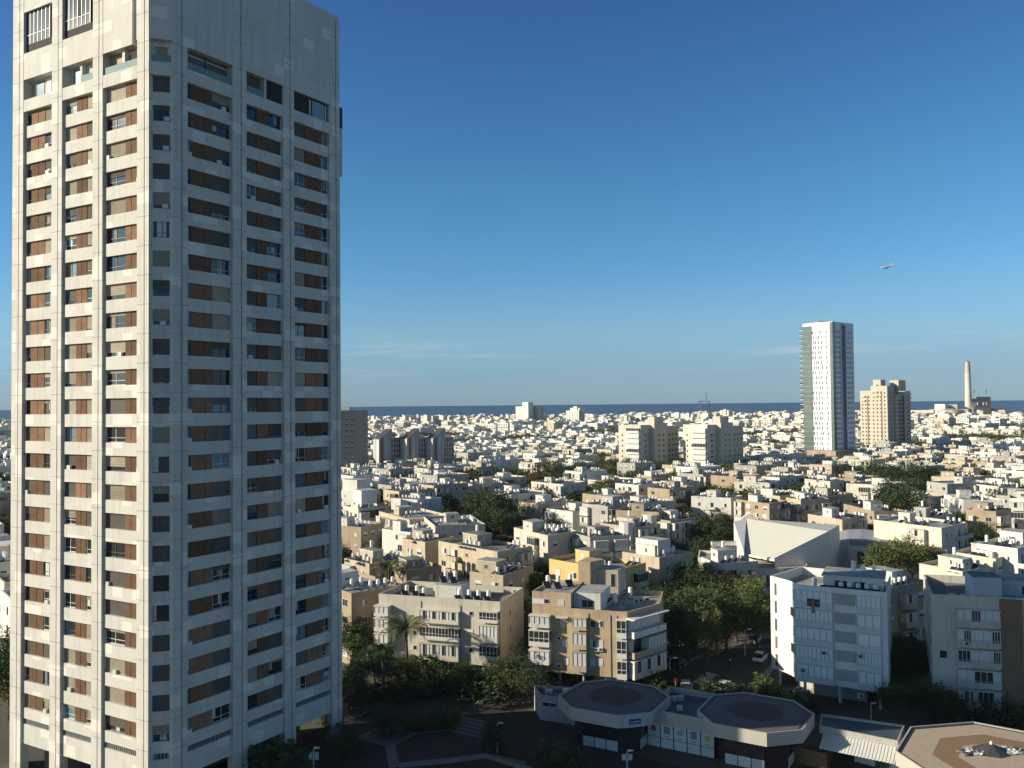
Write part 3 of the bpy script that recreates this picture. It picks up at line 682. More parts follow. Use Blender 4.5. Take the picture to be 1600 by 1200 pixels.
# ------------------------------------------------------------------ near buildings, placed from the photograph
def root_at(name, label, cat, x, y): return thing(name, label, cat, (x, y, 0))
def part(root, name, mb, parent=None, label=None):
    if not mb.f: return None
    ox, oy = root.location.x, root.location.y
    mb.v = [(x-ox, y-oy, z) for x, y, z in mb.v]; o = mb.build(name, parent or root)
    if label: o['label'] = label
    return o
def pwin(root, f, px0, py0, px1, py1, style='win', d=0.0, depth=1.2, wallm=None, n=None, name=None):
    u0, zt = f.hit(px0, py0, d); u1, zb = f.hit(px1, py1, d); 
    if u1 < u0: u0, u1 = u1, u0
    return uwin(root, f, u0, u1, zb, zt, style, depth, wallm, n, name)
def uwin(root, f, u0, u1, zb, zt, style='win', depth=1.2, wallm=None, n=None, name=None):
    wallm = wallm or M_CREAM; mb = MB(); H = zt-zb; W = u1-u0
    if style in ('win', 'shut', 'half', 'open'):
        f.box(mb, u0, u1, -.12, .015, zb, zt, M_WIN)
        f.box(mb, u0-.05, u1+.05, 0, .07, zb-.08, zb, M_FRAME); f.box(mb, u0-.05, u1+.05, 0, .06, zt, zt+.05, M_FRAME)
        f.box(mb, u0-.05, u0, 0, .055, zb, zt, M_FRAME); f.box(mb, u1, u1+.05, 0, .055, zb, zt, M_FRAME)
        k = n or max(1, round(W/.9))
        for i in range(1, k): f.box(mb, u0+W*i/k-.025, u0+W*i/k+.025, .016, .05, zb, zt, M_FRAME)
        if style == 'shut': f.box(mb, u0+.01, u1-.01, .016, .045, zb+.02, zt, M_SHUT)
        if style == 'half': f.box(mb, u0+.01, u0+W*.5, .016, .045, zb+.02, zt, M_SHUT)
        return part(root, name or 'window', mb)
    if style in ('bayshut', 'bayglass', 'baymix'):
        f.box(mb, u0, u1, 0, depth, zb, zb+.16, wallm); f.box(mb, u0, u1, 0, depth, zb+.16, zb+H*.30, wallm if style != 'bayglass' else M_FRAME)
        f.box(mb, u0+.05, u1-.05, 0, depth-.06, zb+H*.30, zt-.12, M_WIN if style == 'bayglass' else M_SHUT)
        k = n or max(3, int(W/.8))
        for i in range(k+1):
            u = u0+.04+(W-.08)*i/k; f.box(mb, u-.035, u+.035, depth-.059, depth+.006, zb+H*.301, zt-.121, M_FRAME if style == 'bayglass' else M_METAL)
        if style == 'baymix':
            for i in range(k):
                if (i*7+int(zb)) % 3 == 0: f.box(mb, u0+.09+(W-.1)*i/k, u0+(W-.1)*(i+1)/k, depth-.058, depth-.03, zb+H*.34, zt-.2, M_WIN)
        if style == 'bayglass':
            f.box(mb, u0, u1, depth-.058, depth+.01, zb+H*.5, zb+H*.53, M_FRAME)
        f.box(mb, u0-.06, u1+.06, 0, depth+.08, zt-.12, zt, wallm)
        return part(root, name or 'bay_window', mb)
    if style == 'balcony':
        f.box(mb, u0, u1, 0, depth, zb, zb+.16, wallm); f.box(mb, u0, u1, depth-.1, depth, zb+.16, zb+.95, wallm)
        f.box(mb, u0, u0+.1, 0, depth-.1, zb+.16, zb+.95, wallm); f.box(mb, u1-.1, u1, 0, depth-.1, zb+.16, zb+.95, wallm)
        f.box(mb, u0+.3, u1-.3, -.1, .02, zb+.17, zt-.35, M_WIN); f.box(mb, u0+.3, u0+W*.4, .021, .05, zb+.2, zt-.35, M_SHUT)
        return part(root, name or 'balcony', mb)
def put(root, u, x, y, z, rot=0.0):
    return link(uname(u), UN[u][1], root, (x-root.location.x, y-root.location.y, z), rot)
def solar_row(root, a, b, n, z, skip=(), panels=True):
    for i in range(n):
        if i in skip: continue
        t = (i+.5)/n; x = a[0]+(b[0]-a[0])*t; y = a[1]+(b[1]-a[1])*t
        put(root, 'tank', x, y, z); 
        if panels:
            v = Vector((math.cos(SOLROT-math.pi/2), math.sin(SOLROT-math.pi/2)))*1.2; put(root, 'panel', x+v.x, y+v.y, z, SOLROT)

# --- building A: cream block with the palm in front
A0, A1 = (-22.4, 139.6), (-2.2, 133.0); dA = (3.8, 10.3)
pA = [A0, A1, (A1[0]+dA[0], A1[1]+dA[1]), (A0[0]+dA[0], A0[1]+dA[1])]
bA = root_at('apartment_block', 'cream three-storey block behind the tall sunlit palm, four solar panels along its roof', 'building', *A0)
mb = MB(); mb.prism(ccw(pA), 1.8, 11.0, M_CREAM, M_ROOFD); mb.ring(ccw(pA), .2, 10.99, 12.0, M_CREAM); part(bA, 'wall', mb)
mb = MB(); mb.prism(inset(ccw(pA), 2.0), 0, 1.81, M_GREY); part(bA, 'ground_floor', mb)
fA = Fac(A0, A1); fA2 = Fac(pA[1], pA[2])
pwin(bA, fA, 584, 946, 606, 964, 'bayshut', d=1.3, depth=1.3, wallm=M_WHITE); pwin(bA, fA, 584, 965, 606, 988, 'bayshut', d=1.3, depth=1.3, wallm=M_WHITE); pwin(bA, fA, 584, 989, 606, 1010, 'bayshut', d=1.3, depth=1.3, wallm=M_CREAM)
for (y0, y1, st) in ((951, 974, 'baymix'), (977, 1001, 'bayglass'), (1003, 1032, 'baymix')):
    pwin(bA, fA, 655, y0+1, 716, y1+3, st, d=.9, depth=.9, wallm=M_CREAM, n=12)
for (y0, y1, st) in ((955, 962, 'half'), (983, 991, 'shut'), (1012, 1020, 'half')): pwin(bA, fA, 728, y0, 739, y1, st, d=0)
for (y0, y1, st) in ((955, 975, 'bayglass'), (976, 1006, 'bayshut'), (1008, 1034, 'bayglass')): pwin(bA, fA, 748, y0, 777, y1, st, d=1.0, depth=1.0, wallm=M_CREAM, n=5)
for y in (985, 1008): pwin(bA, fA, 641, y, 651, y+7, 'half')
mb = MB(); u, z = fA.hit(717, 950); fA.box(mb, u+.2, u+.32, .02, .12, 1.8, 11.0, M_GREY); part(bA, 'drainpipe', mb)
mb = MB(); u, z = fA.hit(657, 935); fA.box(mb, u, u+.12, .02, .12, 8.6, 11.3, M_GREY); part(bA, 'drainpipe', mb)
for k, z in enumerate((3.0, 5.9, 8.6)): uwin(bA, fA2, 3.6, 4.6, z+.2, z+1.2, 'half'); uwin(bA, fA2, 6.2, 7.6, z+.1, z+1.3, 'shut')
q = Vector(A0)+fA.u*8.3-fA.n*3.4; pl = [tuple(q), tuple(q+fA.u*5), tuple(q+fA.u*5-fA.n*4), tuple(q-fA.n*4)]
mb = MB(); mb.prism(ccw(pl), 11, 13.3, M_WHITE, M_ROOF); part(bA, 'stair_tower', mb)
f = Fac(pl[0], pl[1]); uwin(bA, f, 3.2, 4.1, 11.1, 13.0, 'shut', name='roof_door')
for t in (.25, .6): w = q+fA.u*(5*t)-fA.n*1.5; put(bA, 'panel', w.x, w.y, 13.3, math.radians(20)); put(bA, 'tank', w.x+.3, w.y+1.2, 13.3)
P = lambda u_, d_: tuple(Vector(A0)+fA.u*u_-fA.n*d_)
for u_, d_ in ((3.6, 2.6), (5.4, 2.8), (15.0, 2.2), (16.6, 2.3), (18.3, 2.4), (7.2, 1.6), (13.4, 2.0)):
    w = P(u_, d_); put(bA, 'panel', w[0], w[1], 11, math.radians(28)); put(bA, 'tank', w[0]+.1, w[1]+1.35, 11)

M_SANDB = mat('warm_sand_plaster', (0.47, 0.36, 0.235), 0.9, noise=0.2, nscale=0.3, streak=0.45)
# --- building B: tan block with bay windows
B0, BM, BR = (2.76, 129.4), (16.7, 124.9), (22.5, 130.2); B3 = (24.5, 138.5); B4 = (7.0, 143.5)
pB = ccw([B0, BM, BR, B3, B4]); bB = root_at('apartment_block', 'tan block with white shuttered bays and white flat roof, right of the cream palm block', 'building', *B0)
mb = MB(); mb.prism(pB, 2.4, 11.5, M_SANDB, M_ROOF); mb.ring(pB, .2, 11.49, 12.2, M_SANDB); part(bB, 'wall', mb)
fB = Fac(B0, BM); fB2 = Fac(BM, BR)
ue, _ = fB.hit(892, 940); pU = [B0, tuple(fB.a+fB.u*ue), tuple(fB.a+fB.u*ue-fB.n*9), tuple(fB.a-fB.n*9+fB.u*.6)]
mb = MB(); mb.prism(ccw(pU), 12.22, 14.1, M_SANDB, M_ROOF); mb.ring(ccw(pU), .18, 14.09, 14.45, M_SANDB); part(bB, 'upper_storey', mb)
w0 = tuple(fB.a+fB.u*(ue+.05)-fB.n*1.6); w1 = tuple(fB.a+fB.u*(ue+4.2)-fB.n*1.6)
pl = [w0, w1, (w1[0]+2.2, w1[1]+6), (w0[0]+2.2, w0[1]+6)]; mb = MB(); mb.prism(ccw(pl), 11.5, 14.3, M_WHITE, M_ROOF); part(bB, 'roof_room', mb); f = Fac(w0, w1); uwin(bB, f, 1.3, 3.0, 12.2, 13.2, 'open')
q = G(906, 905, 15); pl = [(q[0]+a, q[1]+b) for a, b in ((0, 3), (1.9, 2.4), (4.4, 4.6), (2.0, 7))]; mb = MB(); mb.prism(ccw(pl), 11.5, 17.3, M_SANDB); part(bB, 'stair_tower', mb)
pl = [(q[0]+a, q[1]+b) for a, b in ((2.2, 3.4), (6.4, 2.2), (8, 6), (4.2, 7.2))]; mb = MB(); mb.prism(ccw(pl), 11.5, 15.9, M_SAND, M_ROOF); part(bB, 'roof_room', mb, label='sand-coloured roof room with a door'); f = Fac(pl[0], pl[1]); uwin(bB, f, 3.2, 3.9, 13.2, 15.3, 'open', name='roof_door')
mb = MB(); mb.prism(inset(pB, 2.2), 0, 2.41, M_GREY); part(bB, 'ground_floor', mb)
for t in (.3, .55, .78, .98): a = fB.a+fB.u*(fB.L*t-.2)-fB.n*.6; mb = MB(); mb.cyl(a.x, a.y, 0, 2.4, .2, M_GREY, 8); part(bB, 'column', mb)
for (y0, y1, st) in ((961, 982, 'bayshut'), (984, 1012, 'bayglass'), (1015, 1040, 'bayshut')): pwin(bB, fB, 826, y0, 858, y1, st, d=1.2, depth=1.2, wallm=M_WHITE, n=4)
for (y0, y1, st) in ((965, 986, 'bayshut'), (988, 1016, 'bayshut'), (1018, 1051, 'bayshut')): pwin(bB, fB, 894, y0, 916, y1, st, d=.9, depth=.9, wallm=M_SAND, n=3)
pwin(bB, fB, 832, 935, 850, 943, 'shut'); pwin(bB, fB, 850, 936, 858, 943, 'open'); pwin(bB, fB, 872, 937, 881, 946, 'shut')
for (y0, y1, st, st2) in ((970, 980, 'open', 'half'), (1001, 1011, 'half', 'shut'), (1029, 1040, 'shut', 'shut')): pwin(bB, fB, 923, y0, 930, y1, st); pwin(bB, fB, 934, y0, 942, y1, st2)
for (x, y) in ((876, 970), (879, 1000), (882, 1028)): pwin(bB, fB, x, y, x+6, y+10, 'shut')
mb = MB(); 
for (x, y) in ((873, 1038), (931, 1013), (938, 1013), (873, 995)):
    u, z = fB.hit(x, y); w = link('air_conditioner', UN['ac'][1], bB, (fB.p(u, 0, z-.4)[0]-B0[0], fB.p(u, 0, z-.4)[1]-B0[1], z-.4), math.atan2(fB.u.y, fB.u.x))
for px in (919, 953, 963): mb = MB(); u, z = fB.hit(px, 980); fB.box(mb, u, u+.1, .02, .12, 2.4, 11.6, M_GREY); part(bB, 'drainpipe', mb)
mb = MB(); u0, z = fB.hit(868, 963, .9); u1, z1 = fB.hit(886, 967, .9); fB.box(mb, u0, u1, 0, .9, z1, z1+.1, M_SHUT); part(bB, 'awning', mb)
# the splayed balcony wing on its right
z = 2.45
for k, (st) in enumerate(('baymix', 'bayshut', 'bayglass')):
    z = 2.45+3.0*k
    uwin(bB, fB, fB.L-1.5, fB.L-.02, z, z+2.7, 'bayglass', .8, M_WHITE, 2)
    if k == 1: uwin(bB, fB2, 0, 3.4, z, z+2.7, 'balcony', 1.3, M_SANDB); uwin(bB, fB2, 3.4, 7.7, z, z+2.7, 'bayshut', 1.3, M_GREY, 6)
    elif k == 2: uwin(bB, fB2, 0, 7.7, z, z+2.75, 'balcony', 1.3, M_WHITE); uwin(bB, fB2, 2.6, 7.6, z+.18, z+2.6, 'shut')
    else: uwin(bB, fB2, 0, 7.7, z, z+2.7, 'baymix', 1.3, M_CREAM, 10)
mb = MB(); fB2.box(mb, -.3, 8.0, 0, 1.7, 11.25, 11.4, M_WHITE); fB2.box(mb, -.3, 8, 0, 1.4, 11.1, 11.25, M_GREY); part(bB, 'canopy', mb)
for (x, y) in ((5.2, 132.5), (6.8, 132), (8.8, 133.5)): put(bB, 'panel', x, y, 14.1, math.radians(15)); put(bB, 'tank', x+.2, y+1.4, 14.1)
for (px, py) in ((941, 943), (961, 945), (975, 925), (985, 935)): x, y = G(px, py, 11.5); put(bB, 'tank', x, y, 11.5); put(bB, 'panel', x-1.2, y-.3, 11.5, SOLROT)
for (px, py) in ((1000, 940), (1010, 938), (993, 941)): x, y = G(px, py, 11.5); put(bB, 'ac', x, y, 11.5)

M_WHC = mat('bright_white_paint', (0.69, 0.685, 0.65), .75, noise=.08, nscale=.3, streak=.15)
_keep = M_SHUT; M_SHUT = mat('bright_shutter', (0.78, 0.78, 0.76), .6)
# --- building C: white block with one sunlit curved end
pC = [(39.2, 129.0), (40.5, 126.4), (40.95, 125.2), (41.1, 124.0), (41.35, 122.6), (51.7, 117.0), (57.5, 128.6), (46.5, 136)]
bC = root_at('apartment_block', 'tall white block on stilts with rounded sunlit end and shaded shuttered front, right of centre', 'building', *pC[4])
cC = ccw(pC); mb = MB(); mb.prism(cC, 2.6, 15.2, M_WHC, M_ROOF); mb.ring(cC, .2, 15.19, 16.5, M_WHC); part(bC, 'wall', mb)
mb = MB(); mb.prism(inset(cC, 3.0), 0, 2.61, M_GREY); part(bC, 'ground_floor', mb)
for q in ((40.3, 128.5), (42.3, 123.3), (46.5, 121), (51.2, 118.5)): mb = MB(); mb.cyl(q[0], q[1], 0, 2.6, .22, M_WHITE, 8); part(bC, 'column', mb)
fC = Fac(pC[4], pC[5]); fCl = Fac(pC[0], pC[1])
ua, ub, uc, ud, ue_, uf = [fC.hit(x, 1000)[0] for x in (1243, 1302, 1305, 1337, 1340, 1377)]
for k in range(5):
    z = 2.62+2.66*(4-k)
    st = ('baymix', 'bayglass', 'bayshut', 'bayglass', 'bayshut')[k]
    uwin(bC, fC, ua, ub, z, z+2.6, 'bayshut' if st != 'bayglass' else 'bayshut', .25, M_WHC, 9 if st == 'bayglass' else 6)
    uwin(bC, fC, ue_, uf, z, z+2.6, 'bayshut', .25, M_WHC, (5, 3, 2, 7, 3)[k])
    mb = MB(); fC.box(mb, uc, ud, .01, .1, z+.95, z+2.5, M_GREY)
    for i in range(12): fC.box(mb, uc, ud, .1, .13, z+1.0+i*.125, z+1.05+i*.125, M_METAL)
    part(bC, 'louvre_panel', mb)
    mb = MB()
    for i in range(14): u = ua+(ub-ua)*i/13; fC.box(mb, u-.012, u+.012, .32, .34, z+.1, z+.95, M_METAL)
    fC.box(mb, ua, ub, .31, .35, z+.95, z+.98, M_METAL); part(bC, 'railing', mb)
    mb = MB()
    for i in range(9): u = ue_+(uf-ue_)*i/8; fC.box(mb, u-.012, u+.012, .32, .34, z+.1, z+.95, M_METAL)
    fC.box(mb, ue_, uf, .31, .35, z+.95, z+.98, M_METAL); part(bC, 'railing', mb)
    mb = MB(); fCl.box(mb, fCl.L*.30, fCl.L*.46, -.1, .02, z+.5, z+2.3, M_ROLLD); part(bC, 'window', mb)
    for i in (2, 3): 
        f = Fac(pC[i], pC[i+1]); uwin(bC, f, .15, f.L-.1, z+.9, z+2.2, 'open' if k % 2 else 'shut')
for (x, y) in ((1254, 1046), (1287, 1019), (1344, 1024), (1345, 1086), (1250, 1075)):
    u, z = fC.hit(x, y, .3); a = fC.p(u, .38, z-.3); link('air_conditioner', UN['ac'][1], bC, (a[0]-pC[4][0], a[1]-pC[4][1], z-.3), math.atan2(fC.u.y, fC.u.x))
u0, z0_ = fC.hit(1261, 935, .3); mb = MB(); fC.box(mb, u0, u0+1.7, .26, .34, z0_-1.1, z0_, M_WIN); fC.box(mb, u0+.65, u0+1.0, .26, .36, z0_-2.0, z0_+.05, M_BROWNP); part(bC, 'window', mb, label='dark open window with brown centre panel')
q = [(45.2, 123.2), (52.5, 119.8), (55.2, 125.5), (48, 129)]; mb = MB(); mb.prism(ccw(q), 15.2, 17.6, M_WHITE, M_ROOF); mb.prism(ccw([(a+(a-50.2)*.06, b+(b-124.4)*.06) for a, b in q]), 17.6, 17.8, M_WHITE, M_ROOF); part(bC, 'roof_room', mb)
f = Fac(q[0], q[1]); uwin(bC, f, 1.6, 3.2, 15.4, 17.1, 'open'); uwin(bC, f, 4.2, 5.6, 15.4, 17.1, 'open')
for i in range(7):
    w = Vector(pC[4])+fC.u*(3.4+i*1.15)-fC.n*.75; put(bC, 'panel', w.x, w.y, 15.45, math.radians(-22))
    if i > 1: put(bC, 'tank', w.x+.5, w.y+1.2, 15.2)
put(bC, 'tank', 44.5, 124.8, 15.2); put(bC, 'tank', 50, 124, 17.8); put(bC, 'dish', 51, 123, 17.8); put(bC, 'dish', 52.5, 122.5, 17.8)

M_SHUT = _keep
# --- building D: grey-beige block at the right edge with a brown stripe
D0 = (58.1, 117.5); dD = Vector((8.9, -2.5)).normalized(); D1 = tuple(Vector(D0)+dD*26); D0b = (63.6, 131); D1b = (D1[0]+5.5, D1[1]+13.5)
pD = ccw([D0, D1, D1b, D0b]); bD = root_at('apartment_block', 'beige block with a tall brown stripe, standing in shade at the right edge', 'building', *D0)
mb = MB(); mb.prism(pD, 0.3, 15.0, M_CREAM, M_ROOFD); mb.ring(pD, .25, 14.99, 16.1, M_CREAM); part(bD, 'wall', mb)
fD = Fac(D0, D1); us0, us1 = fD.hit(1563, 1000)[0], fD.hit(1597, 1000)[0]
mb = MB(); fD.box(mb, us0, us1, -.1, .5, .3, 15.9, M_BROWNP); part(bD, 'stair_shaft', mb)
u0, u1 = fD.hit(1494, 1000)[0], us0-.05
for k in range(5):
    z = 1.0+2.75*(4-k)
    if k < 4: uwin(bD, fD, *[fD.hit(x, 1000)[0] for x in (1468, 1479)], z+.9, z+1.9, 'shut' if k != 2 else 'open')
    st = ('baymix', 'balcony', 'balcony', 'bayshut', 'bayshut')[k]
    uwin(bD, fD, u0, u1, z, z+2.4, 'bayshut' if st != 'balcony' else 'bayshut', .6, M_CREAM, (6, 5, 4, 5, 6)[k])
    mb = MB()
    for (fa, fb) in (((.35, .55),), ((.16, .32), (.8, .98)), ((.02, .3), (.82, .98)), ((.38, .8),), ((.15, .34), (.45, .8)))[k]:
        ua, ub = u0+(u1-u0)*fa, u0+(u1-u0)*fb; fD.box(mb, ua, ub, .5, .615, z+.75, z+2.2, M_WIN)
        for i in range(4): uu = ua+(ub-ua)*i/3; fD.box(mb, uu-.03, uu+.03, .6, .64, z+.75, z+2.2, M_FRAME)
    part(bD, 'window', mb)
    mb = MB(); fD.box(mb, u0, u1, .61, .66, z+.95, z+1.0, M_METAL)
    for i in range(16): uu = u0+(u1-u0)*i/15; fD.box(mb, uu-.02, uu+.02, .62, .65, z+.2, z+.95, M_METAL)
    part(bD, 'railing', mb)
    uwin(bD, fD, us1+1.2, us1+5.5, z, z+2.4, 'bayshut', .6, M_CREAM)
    if k in (1,): a = fD.p(u0+1.0, .7, z+.3); link('air_conditioner', UN['ac'][1], bD, (a[0]-D0[0], a[1]-D0[1], z+.3), math.atan2(fD.u.y, fD.u.x))
fDl = Fac(D0b, D0)
for k in range(5):
    for u in (1.5, 5, 8.5, 11.5): uwin(bD, fDl, u, u+1.6, 1.9+2.75*k, 3.2+2.75*k, ('half', 'shut', 'open')[(k+int(u)) % 3])
qa = fD.hit(1522, 920)[0]; qb = fD.hit(1567, 920)[0]
pl = [tuple(Vector(D0)+dD*qa-fD.n*(.6)), tuple(Vector(D0)+dD*qb-fD.n*(.6)), tuple(Vector(D0)+dD*qb-fD.n*5), tuple(Vector(D0)+dD*qa-fD.n*5)]
mb = MB(); mb.prism(ccw(pl), 15, 18.6, M_BLUEGREY, M_ROOFD); part(bD, 'roof_room', mb)
pl = [tuple(Vector(D0)+dD*(qb+.1)-fD.n*3), tuple(Vector(D0)+dD*25-fD.n*3), tuple(Vector(D0)+dD*25-fD.n*9), tuple(Vector(D0)+dD*(qb+.1)-fD.n*9)]
mb = MB(); mb.prism(ccw(pl), 15, 17.8, M_BLUEGREY, M_ROOF); part(bD, 'roof_room', mb); f = Fac(pl[0], pl[1]); uwin(bD, f, 3, 3.6, 16, 17.2, 'open'); uwin(bD, f, 4.3, 4.9, 16, 17.2, 'open')
for i, u in enumerate((3.2, 4.7)): a = Vector(D0)+dD*u-fD.n*2.5; mb = MB(); mb.box(a.x-.45, a.x+.45, a.y-.2, a.y+.2, 15, 15.8, M_SHUT); mb.cyl(a.x, a.y-.24, 15.2, 15.25, .2, M_WIN); part(bD, 'air_conditioner', mb)

# --- the folded white hall
Hc = root_at('concert_hall', 'white windowless hall with a huge sloping roof plane and flared sides, right of centre', 'hall', 57, 200)
M_HALL = mat('hall_white', (0.66, 0.655, 0.60), 0.8, noise=0.06, nscale=0.15, streak=0.08)
M_HALLR = mat('hall_roof_sheet', (0.60, 0.60, 0.54), 0.7, noise=0.05, nscale=0.15)
BLr, K_, rl = Vector((61.2, 221, 12.6)), Vector((74, 197, 12.7)), Vector(GY(1164.5, 865.6, 201.5))
_hn = (K_-BLr).cross(rl-BLr).normalized()
def hroof(px, py, dz=0.0):
    v = ray(px, py); o = Vector((0, 0, CAMZ)); t_ = (BLr-o).dot(_hn)/v.dot(_hn); return tuple(o+v*t_)
rf, rm2 = hroof(1210, 874), hroof(1224, 867)
BL, BRt, FLt = (57.6, 220, 12.0), (82.5, 213, 11.9), (rl.x-.7, rl.y-1.2, rl.z+.9)
BLr, K_, rl = tuple(BLr), tuple(K_), tuple(rl)
mb = MB(); g = lambda p, z=0: (p[0], p[1], z)
up = lambda p, d: (p[0], p[1], p[2]+d)
mb.face([g(BL), g(FLt), FLt, BL], M_HALL); mb.face([g(rf), g(rm2), g(K_), up(K_, .25), up(rm2, .3), up(rf, .3)], M_HALL); mb.face([g(K_), g(BRt), BRt, up(K_, .25)], M_HALL); mb.face([g(BRt), g(BL), BL, BLr, BRt], M_HALL)
mb.face([g(FLt), g(rl), rl, FLt], M_HALL); mb.face([g(rl), g(rf), (rf[0], rf[1], 4.6), (rl[0], rl[1], 4.6)], M_HALL); part(Hc, 'wall', mb)
mb = MB(); mb.face([BLr, rl, rf, rm2, K_], M_HALLR); mb.face([BLr, K_, BRt], M_HALLR); mb.face([rl, rf, up(rf, -.5), up(rl, -.5)], M_HALLR)
part(Hc, 'roof', mb)
mb = MB(); mb.face([BLr, BL, FLt, rl], M_BLUEGREY); part(Hc, 'roof_gutter', mb)
mb = MB(); mb.tube((60, 221.5, 12.3), (61.5, 221.2, 13.6), .35, M_HALL); mb.tube((61.5, 221.2, 13.6), (63.4, 220.8, 12.6), .35, M_HALL); part(Hc, 'roof_hoop', mb)
mb = MB(); mb.box(50.5, 57.4, 214, 216, 0, 7.6, M_HALL, M_ROOF); part(Hc, 'side_wing', mb)
f = Fac((50.5, 214), (57.4, 214)); uwin(Hc, f, .9, 2.0, 4.0, 6.6, 'open'); uwin(Hc, f, 3.2, 6.5, 4.0, 6.8, 'open')
n = 14; arc = [(58+10.5*math.cos(math.radians(a)), 196+6.5*math.sin(math.radians(a))) for a in np.linspace(182, 330, n)]
drum = root_at('library_wing', 'low white curved annex with flat beige roof in front of the white hall', 'building', 58, 190)
pl = ccw(arc+[(69, 198.5), (47.5, 202)]); mb = MB(); mb.prism(pl, 0, 5.2, M_WHITE, mat('roof_gravel', (.36, .31, .25), .9, noise=.2, nscale=.5)); mb.ring(pl, .3, 5.19, 5.7, M_WHITE); part(drum, 'wall', mb)
for i in range(1, n-2, 2):
    f = Fac(arc[i], arc[i+1]); uwin(drum, f, .3, f.L-.3, 1.6, 4.2, 'open', n=3)
pl = [(43.5, 199), (50, 196), (52.5, 207), (46, 209)]; mb = MB(); mb.prism(ccw(pl), 0, 6.0, M_WHITE, MATS['roof_gravel']); mb.ring(ccw(pl), .3, 5.99, 6.6, M_WHITE); part(drum, 'side_block', mb); f = Fac(pl[0], pl[1]); uwin(drum, f, 1.2, 3.2, 2.4, 5.4, 'open')
mb = MB(); w = [(84, 210), (104, 202), (108, 214), (88, 222)]; schl = root_at('school_building', 'low white building with grey sheet roofs, right of the white hall', 'building', 84, 210)
mb.prism(ccw(w), 0, 7.2, M_WHITE, M_ROOFD); part(schl, 'wall', mb); f = Fac(w[0], w[1]); 
for u in (1.5, 4.2, 7, 10): uwin(schl, f, u, u+1.6, 2.6, 5.8, 'open')
mb = MB(); mb.prism(ccw([(90, 196), (91.2, 196), (103, 206), (102, 207)]), 0, 6.4, M_WHITE); mb.prism(ccw([(93.5, 193), (94.6, 192.6), (96, 194.5), (95, 195)]), 0, 5.0, M_WHITE); part(schl, 'fin_wall', mb)
w = [(83, 218), (108, 210), (114, 226), (90, 235)]
mb = MB()
for i in range(2):
    a = Vector(w[0])+(Vector(w[1])-Vector(w[0]))*(.5*i); e = (Vector(w[1])-Vector(w[0]))*.49; bk_ = Vector(w[3])-Vector(w[0])
    for j in range(6):
        t0, t1 = math.pi*j/6, math.pi*(j+1)/6
        p0 = a+e*(.5-.5*math.cos(t0)); p1 = a+e*(.5-.5*math.cos(t1)); z0q, z1q = 6+1.8*math.sin(t0), 6+1.8*math.sin(t1)
        mb.hexa([(p0.x, p0.y, 0), (p1.x, p1.y, 0), (p1.x+bk_.x, p1.y+bk_.y, 0), (p0.x+bk_.x, p0.y+bk_.y, 0), (p0.x, p0.y, z0q), (p1.x, p1.y, z1q), (p1.x+bk_.x, p1.y+bk_.y, z1q), (p0.x+bk_.x, p0.y+bk_.y, z0q)], M_WHITE, M_METAL)
part(schl, 'vaulted_roof', mb)
FOOT += [(64, 137, 9), (63, 188, 11), (60, 178, 15), (76, 182, 16), (93, 188, 14), (-10, 141, 15), (13, 134, 14), (47, 126, 13), (74, 122, 18), (66, 208, 19), (96, 210, 18), (-45, 108, 24), (52, 200, 12), (98, 224, 16), (84, 128, 12)]

# ------------------------------------------------------------------ commercial pavilions and plaza
M_FASC = mat('beige_fascia', (0.44, 0.41, 0.36), 0.85, noise=0.08, nscale=0.5)
M_OROOF = mat('dark_felt_roof', (0.14, 0.13, 0.14), 0.9, noise=0.2, nscale=0.4); M_OROOFB = mat('brown_felt_roof', (0.085, 0.07, 0.06), 0.95, noise=0.15)
M_OTAN = mat('tan_gravel_roof', (0.46, 0.37, 0.29), 0.95, noise=0.15, nscale=2.0); M_OBR = mat('brown_gravel_roof', (0.27, 0.17, 0.105), 0.95, noise=0.15, nscale=2.0)
M_BLUER = mat('blue_membrane_roof', (0.07, 0.10, 0.14), 0.6, noise=0.4, nscale=0.6)
def pavilion(label, roof, inner, rm, im, z=5.3):
    roof = ccw(roof); c = (sum(p[0] for p in roof)/len(roof), sum(p[1] for p in roof)/len(roof))
    t = root_at('shop_pavilion', label, 'pavilion', *c); mb = MB()
    mb.prism(roof, z-1.55, z-.25, M_FASC, rm); mb.ring(roof, .18, z-.251, z, M_FASC); part(t, 'fascia', mb)
    mb = MB(); r2 = inset(roof, .22); mb.ring(r2, .28, z-.24, z-.12, M_FRAMED); part(t, 'roof_edge', mb)
    mb = MB(); ri = inset(roof, .6); mb.prism(ri, z-.24, z-.13, rm); part(t, 'roof', mb)
    mb = MB(); mb.prism(ccw(inner), z-.129, z-.118, im); part(t, 'roof_patch', mb)
    wl = inset(roof, 1.9); mb = MB(); mb.prism(wl, 0, z-1.56, M_PLUM); part(t, 'wall', mb)
    for i in range(len(wl)):
        f = Fac(wl[i], wl[(i+1) % len(wl)])
        if f.n.dot(-f.a) < 0 or f.L < 3: continue
        k = 3
        for j in range(k):
            g_ = MB(); a, b = f.L*(j+.04)/k, f.L*(j+.96)/k; f.box(g_, a, b, .01, .06, .15, 1.35, M_SHUT); f.box(g_, a, b, .01, .05, 1.4, 3.4, M_GLASS); part(t, 'shop_window', g_)
    return t, roof, c
Z5 = 5.3
o1 = [G(x, y, Z5) for x, y in ((873, 1086), (909, 1065), (955, 1060.6), (1022, 1071.6), (1048, 1088), (1018, 1113), (965, 1118), (891, 1105))]
i1 = [G(x, y, Z5-.12) for x, y in ((917, 1086), (932, 1076), (960, 1073), (992, 1077), (1005, 1088), (992, 1098), (964, 1102.4), (928, 1096))]
pav1, r1_, c1_ = pavilion('octagonal shop pavilion with dark roof and small blue sign, in front of the tan block', o1, i1, M_OROOF, M_OROOFB)
